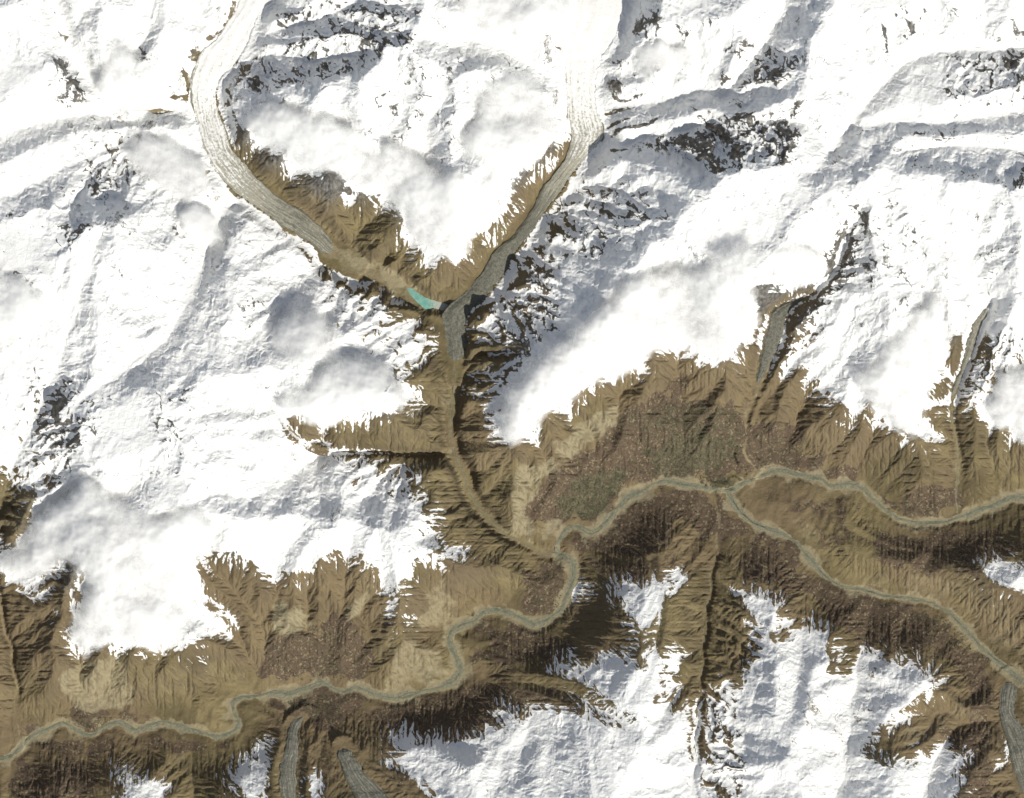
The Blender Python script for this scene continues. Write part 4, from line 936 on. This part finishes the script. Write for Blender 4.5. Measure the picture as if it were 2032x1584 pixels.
for lab, lp, rp, zc, deb in GL:
    na, nc = 480, 33
    ti = np.linspace(0, len(lp) - 1, na); f = lambda a: np.interp(ti, np.arange(len(lp)), a)
    lx, ly, rx_, ry_, z = f(lp[:, 0]), f(lp[:, 1]), f(rp[:, 0]), f(rp[:, 1]), f(zc)
    q = np.linspace(-.04, 1.04, nc)[None, :]
    gx_ = lx[:, None] * (1 - q) + rx_[:, None] * q; gy_ = ly[:, None] * (1 - q) + ry_[:, None] * q
    tt = np.linspace(0, 1, na)[:, None]; c = (q - .5) * 2
    snout = sst(1 - tt, 0, .02 if 'blunt' in lab else .10)
    zz = z[:, None] - 12 + 45 * (1 - c ** 2) * snout - 70 * np.clip(np.abs(c) - 1, 0, 1) * 8 - 60 * (1 - snout)
    zz = zz + (fbm(gx_, gy_, 9, 4, 33) - .5) * 30 + (vnoise(q * 9 + 0 * gx_, tt * 3 + 0 * gx_, 5) - .5) * 26
    d3 = 0 * tt - deb[0] if deb[0] < 0 else np.interp(tt, [0, deb[0] if deb[0] > 0 else .001, max(deb[1], .002), max(deb[2], .003), 1], [0, .05, .42, .80, 1.1] if deb[0] > 0 else [.80, .78, .74, .72, .74])
    if 'curling' in lab: d3 = np.minimum(d3, .80) * (1 - .12 * sst(tt, .9, 1))
    if 'blunt' in lab: d3 = np.interp(tt, [0, .22, .45, .60, .72, 1], [0, .05, .42, .80, 1.0, 1.15])
    al = np.concatenate([[0], np.cumsum(np.hypot(np.diff(lx + rx_), np.diff(ly + ry_)) / 2)])[:, None] / 100.
    fl = np.stack([al + 0 * gx_, q + 0 * gx_, d3 + 0 * gx_, 1 + 0 * gx_], -1).reshape(-1, 4)
    qd = grid_quads(na, nc)
    a_, b_, c_ = (np.array([wx(gx_).ravel()[k], wy(gy_).ravel()[k]]) for k in (qd[len(qd)//2][0], qd[len(qd)//2][1], qd[len(qd)//2][2]))
    if np.cross(b_ - a_, c_ - a_) < 0: qd = qd[:, ::-1]
    o = mesh_obj('glacier', np.stack([wx(gx_), wy(gy_), zz], -1).reshape(-1, 3), qd, gm, [('flow', fl)])
    tag(o, lab, 'glacier')

# ---------------------------------------------------------------- water
def water_mat(name, c1, c2, rough=.35, ice=False):
    m, t = new_mat(name); g = G(t); co = g.n('ShaderNodeTexCoord').outputs['Object']
    c = g.mix(g.step(g.noise(co, 120, 4, .6), .35, .65), c1, c2)
    if ice:   # brash ice and silt drifting at the glacier end
        px = g.n('ShaderNodeSeparateXYZ', [co]).outputs[0]; e = g.step(px, wx(842), wx(874))
        c = g.mix(g.step(g.math('ADD', g.noise(co, 50, 4, .7), g.math('MULTIPLY', e, .22)), .56, .68), c, (.42, .43, .37))
    b = g.n('ShaderNodeBump', {'Strength': .1, 'Distance': 2., 'Height': g.noise(co, 25, 3, .6)})
    bs = g.n('ShaderNodeBsdfPrincipled', {'Base Color': c, 'Roughness': rough, 'Normal': b.outputs[0]})
    g.n('ShaderNodeOutputMaterial', [bs.outputs[0]]); return m
rm = water_mat('river_water', (.125, .135, .088), (.205, .205, .138)); lm = water_mat('lake_water', (.13, .34, .28), (.22, .42, .35), ice=True)
def river(s, w0, w1, wander, seed, z_off=5.):
    p = smooth_line(pts(s), 3, 4); n = len(p)
    t = np.gradient(p, axis=0); t /= np.linalg.norm(t, axis=1)[:, None] + 1e-9; nr = np.c_[-t[:, 1], t[:, 0]]
    c = np.arange(n) * 3.0
    p = p + nr * ((fbm(c, c * 0, 45, 3, seed) - .5) * 2 * wander)[:, None]
    w = (w0 + (w1 - w0) * fbm(c, c * 0 + 50, 40, 3, seed + 1))[:, None] * .5
    q = np.linspace(-1, 1, 5)[None, :]
    x = p[:, :1] + nr[:, :1] * w * q; y = p[:, 1:] + nr[:, 1:] * w * q
    zc = sample_t(p[:, 0], p[:, 1]); z0 = np.stack([sample_t(x[:, k], y[:, k]) for k in range(5)]).max(0)
    z = np.maximum(zc, z0); z = np.convolve(np.pad(z, 4, 'edge'), np.ones(9) / 9, 'valid') + z_off
    co_ = np.stack([wx(x), wy(y), z[:, None] + 0 * x], -1).reshape(-1, 3); qd = grid_quads(n, 5)
    a_, b_, c_ = co_[qd[0][0]], co_[qd[0][1]], co_[qd[0][2]]
    if np.cross(b_ - a_, c_ - a_)[2] < 0: qd = qd[:, ::-1]
    o = mesh_obj('river', co_, qd, rm); tag(o, kind='structure')
river(VL['hunza'][1], 1.2, 5.0, 6.5, 1); river(VL['nagar'][1], .9, 3.6, 5.5, 5); river(VL['hassanabad'][1], .7, 2.4, 3.0, 9, 4.)
river(VL['hunza'][1], .8, 3.0, -6.0, 14, 6.)
river(VL['nagar'][1], .6, 2.4, -5.0, 24, 5.)
river(VL['gulmit'][1][len("1955 600 1930 680 1905 745 "):], .6, 1.6, 2.0, 19, 4.)
p = smooth_line(np.r_[LP, LP[:1]], 1.5, 2); cen = p.mean(0); n = len(p)
rr = [cen + (p - cen) * f for f in (.02, .35, .7, 1.0)]
co_ = np.concatenate([np.c_[wx(r[:, 0]), wy(r[:, 1]), np.full(n, LZ - 3.)] for r in rr])
lake = mesh_obj('lake', co_, grid_quads(4, n), lm); tag(lake, kind='structure')

# ---------------------------------------------------------------- clouds
def cloud_mat():
    m, t = new_mat("cloud_vapour"); g = G(t); co = g.n('ShaderNodeTexCoord').outputs['Object']
    th = g.attr('thickness').outputs['Fac']
    n1 = g.noise(co, 400, 8, .64, .8); n2 = g.noise(co, 110, 4, .6)
    a = g.math('ADD', th, g.math('ADD', g.math('MULTIPLY', g.math('SUBTRACT', n1, .5), .9), g.math('MULTIPLY', g.math('SUBTRACT', n2, .5), .35)))
    a = g.math('MULTIPLY', g.step(a, .05, .95), g.step(th, .0, .12))
    b = g.n('ShaderNodeBump', {'Strength': .2, 'Distance': 50., 'Height': n1})
    d = g.n('ShaderNodeBsdfDiffuse', {'Color': (.90, .90, .89, 1), 'Normal': b.outputs[0]})
    tl = g.n('ShaderNodeBsdfTranslucent', {'Color': (.90, .90, .89, 1)})
    mx = g.n('ShaderNodeMixShader', [.35, d.outputs[0], tl.outputs[0]])
    tr = g.n('ShaderNodeBsdfTransparent')
    o = g.n('ShaderNodeMixShader', [a, tr.outputs[0], mx.outputs[0]])
    g.n('ShaderNodeOutputMaterial', [o.outputs[0]]); return m
cm = cloud_mat()
hsm = blur(resize(h, S4), 9)
for lab, s, thick, seed in CLOUDS:
    p = pts(s); st = 3.0
    xa = np.arange(p[:, 0].min() - 30, p[:, 0].max() + 30, st); ya = np.arange(p[:, 1].min() - 30, p[:, 1].max() + 30, st)
    cxg, cyg = np.meshgrid(xa, ya)
    wxg = cxg + (fbm(cxg, cyg, 60, 4, seed * 3) - .5) * 40; wyg = cyg + (fbm(cxg, cyg, 60, 4, seed * 3 + 1) - .5) * 40
    ins = inside(wxg, wyg, p); de, _ = seg_dist(wxg, wyg, p, closed=True); de = np.where(ins, de, -de)
    size = min(70, .45 * math.sqrt((p[:, 0].max() - p[:, 0].min()) * (p[:, 1].max() - p[:, 1].min())))
    prof = sst(de, -10, size * .6)
    puff = fbm(cxg, cyg, 75, 6, seed + 200, gain=.52)
    T = np.sqrt(np.clip(prof, 0, 1)) * (.55 + .9 * (puff - .3)) - .10
    Tc = np.clip(T, 0, None)
    mid = sample(hsm, cxg, cyg) + thick * .45 + (110 if thick < 400 else 50)
    top = mid + Tc * thick * .8 + (puff - .5) * 150 * prof; bot = mid - Tc * thick * .35 - 1.0
    keep = T > -.02
    kq = keep[:-1, :-1] | keep[1:, :-1] | keep[1:, 1:] | keep[:-1, 1:]
    q = grid_quads(len(ya), len(xa)); q = q[kq.ravel()]
    n_ = cxg.size
    # the closed rim: lower and upper skin meet where the thickness is nil
    bot = np.where(T <= 0, top - 1.0, bot)
    co_ = np.concatenate([np.stack([wx(cxg), wy(cyg), top], -1).reshape(-1, 3), np.stack([wx(cxg), wy(cyg), bot], -1).reshape(-1, 3)])
    used = np.unique(np.r_[q.ravel(), q.ravel() + n_]); rem = np.zeros(2 * n_, int); rem[used] = np.arange(len(used))
    qq = rem[np.r_[q, (q + n_)[:, ::-1]]]
    th = np.r_[Tc.ravel(), Tc.ravel()][used]
    o = mesh_obj('cloud', co_[used], qq, cm, [('thickness', th * 1.35)])
    tag(o, lab, 'cloud')

# ---------------------------------------------------------------- groves of orchard trees and poplars in the oasis villages
rng = np.random.default_rng(8)
m, t_ = new_mat("tree_leaves"); g = G(t_); co = g.n('ShaderNodeTexCoord').outputs['Object']
c = g.mix(g.noise(co, 130, 3, .6), (.060, .066, .038), (.13, .115, .06))
bs = g.n('ShaderNodeBsdfPrincipled', {'Base Color': c, 'Roughness': .9}); g.n('ShaderNodeOutputMaterial', [bs.outputs[0]])
V, F = [], []; nv = 0
ang = np.linspace(0, 2 * math.pi, 6, endpoint=False)
for s, cnt in TREES:
    p = pts(s); x = rng.uniform(p[:, 0].min(), p[:, 0].max(), cnt * 4); y = rng.uniform(p[:, 1].min(), p[:, 1].max(), cnt * 4)
    k_ = inside(x, y, p) & (vnoise(x / 7, y / 7, 3) + .5 * vnoise(x / 3, y / 3, 4) + .7 * vnoise(x / 22, y / 22, 6) > 1.0) & (sample(BED, x, y) < .2)
    x, y = x[k_][:cnt], y[k_][:cnt]; z = sample_t(x, y)
    R = rng.uniform(6, 15, len(x)); Hh = rng.uniform(9, 20, len(x))
    for lev, (rf, zf) in enumerate(((.75, -.2), (1.0, .35), (.55, .8), (.08, 1.0))):
        jit = rng.uniform(.75, 1.2, (len(x), 6))
        V.append(np.stack([wx(x)[:, None] + R[:, None] * rf * jit * np.cos(ang), wy(y)[:, None] + R[:, None] * rf * jit * np.sin(ang), z[:, None] + Hh[:, None] * zf + 0 * ang], -1))
    n_ = len(x)
    for lev in range(3):
        a0 = nv + lev * n_ * 6 + np.arange(n_)[:, None] * 6; i6 = np.arange(6)[None, :]; j6 = (i6 + 1) % 6
        F.append(np.stack([a0 + i6, a0 + j6, a0 + n_ * 6 + j6, a0 + n_ * 6 + i6], -1).reshape(-1, 4))
    nv += 4 * n_ * 6
o = mesh_obj('orchard_foliage', np.concatenate([v.reshape(-1, 3) for v in V]), np.concatenate(F), m, smooth=False)
tag(o, kind='stuff')
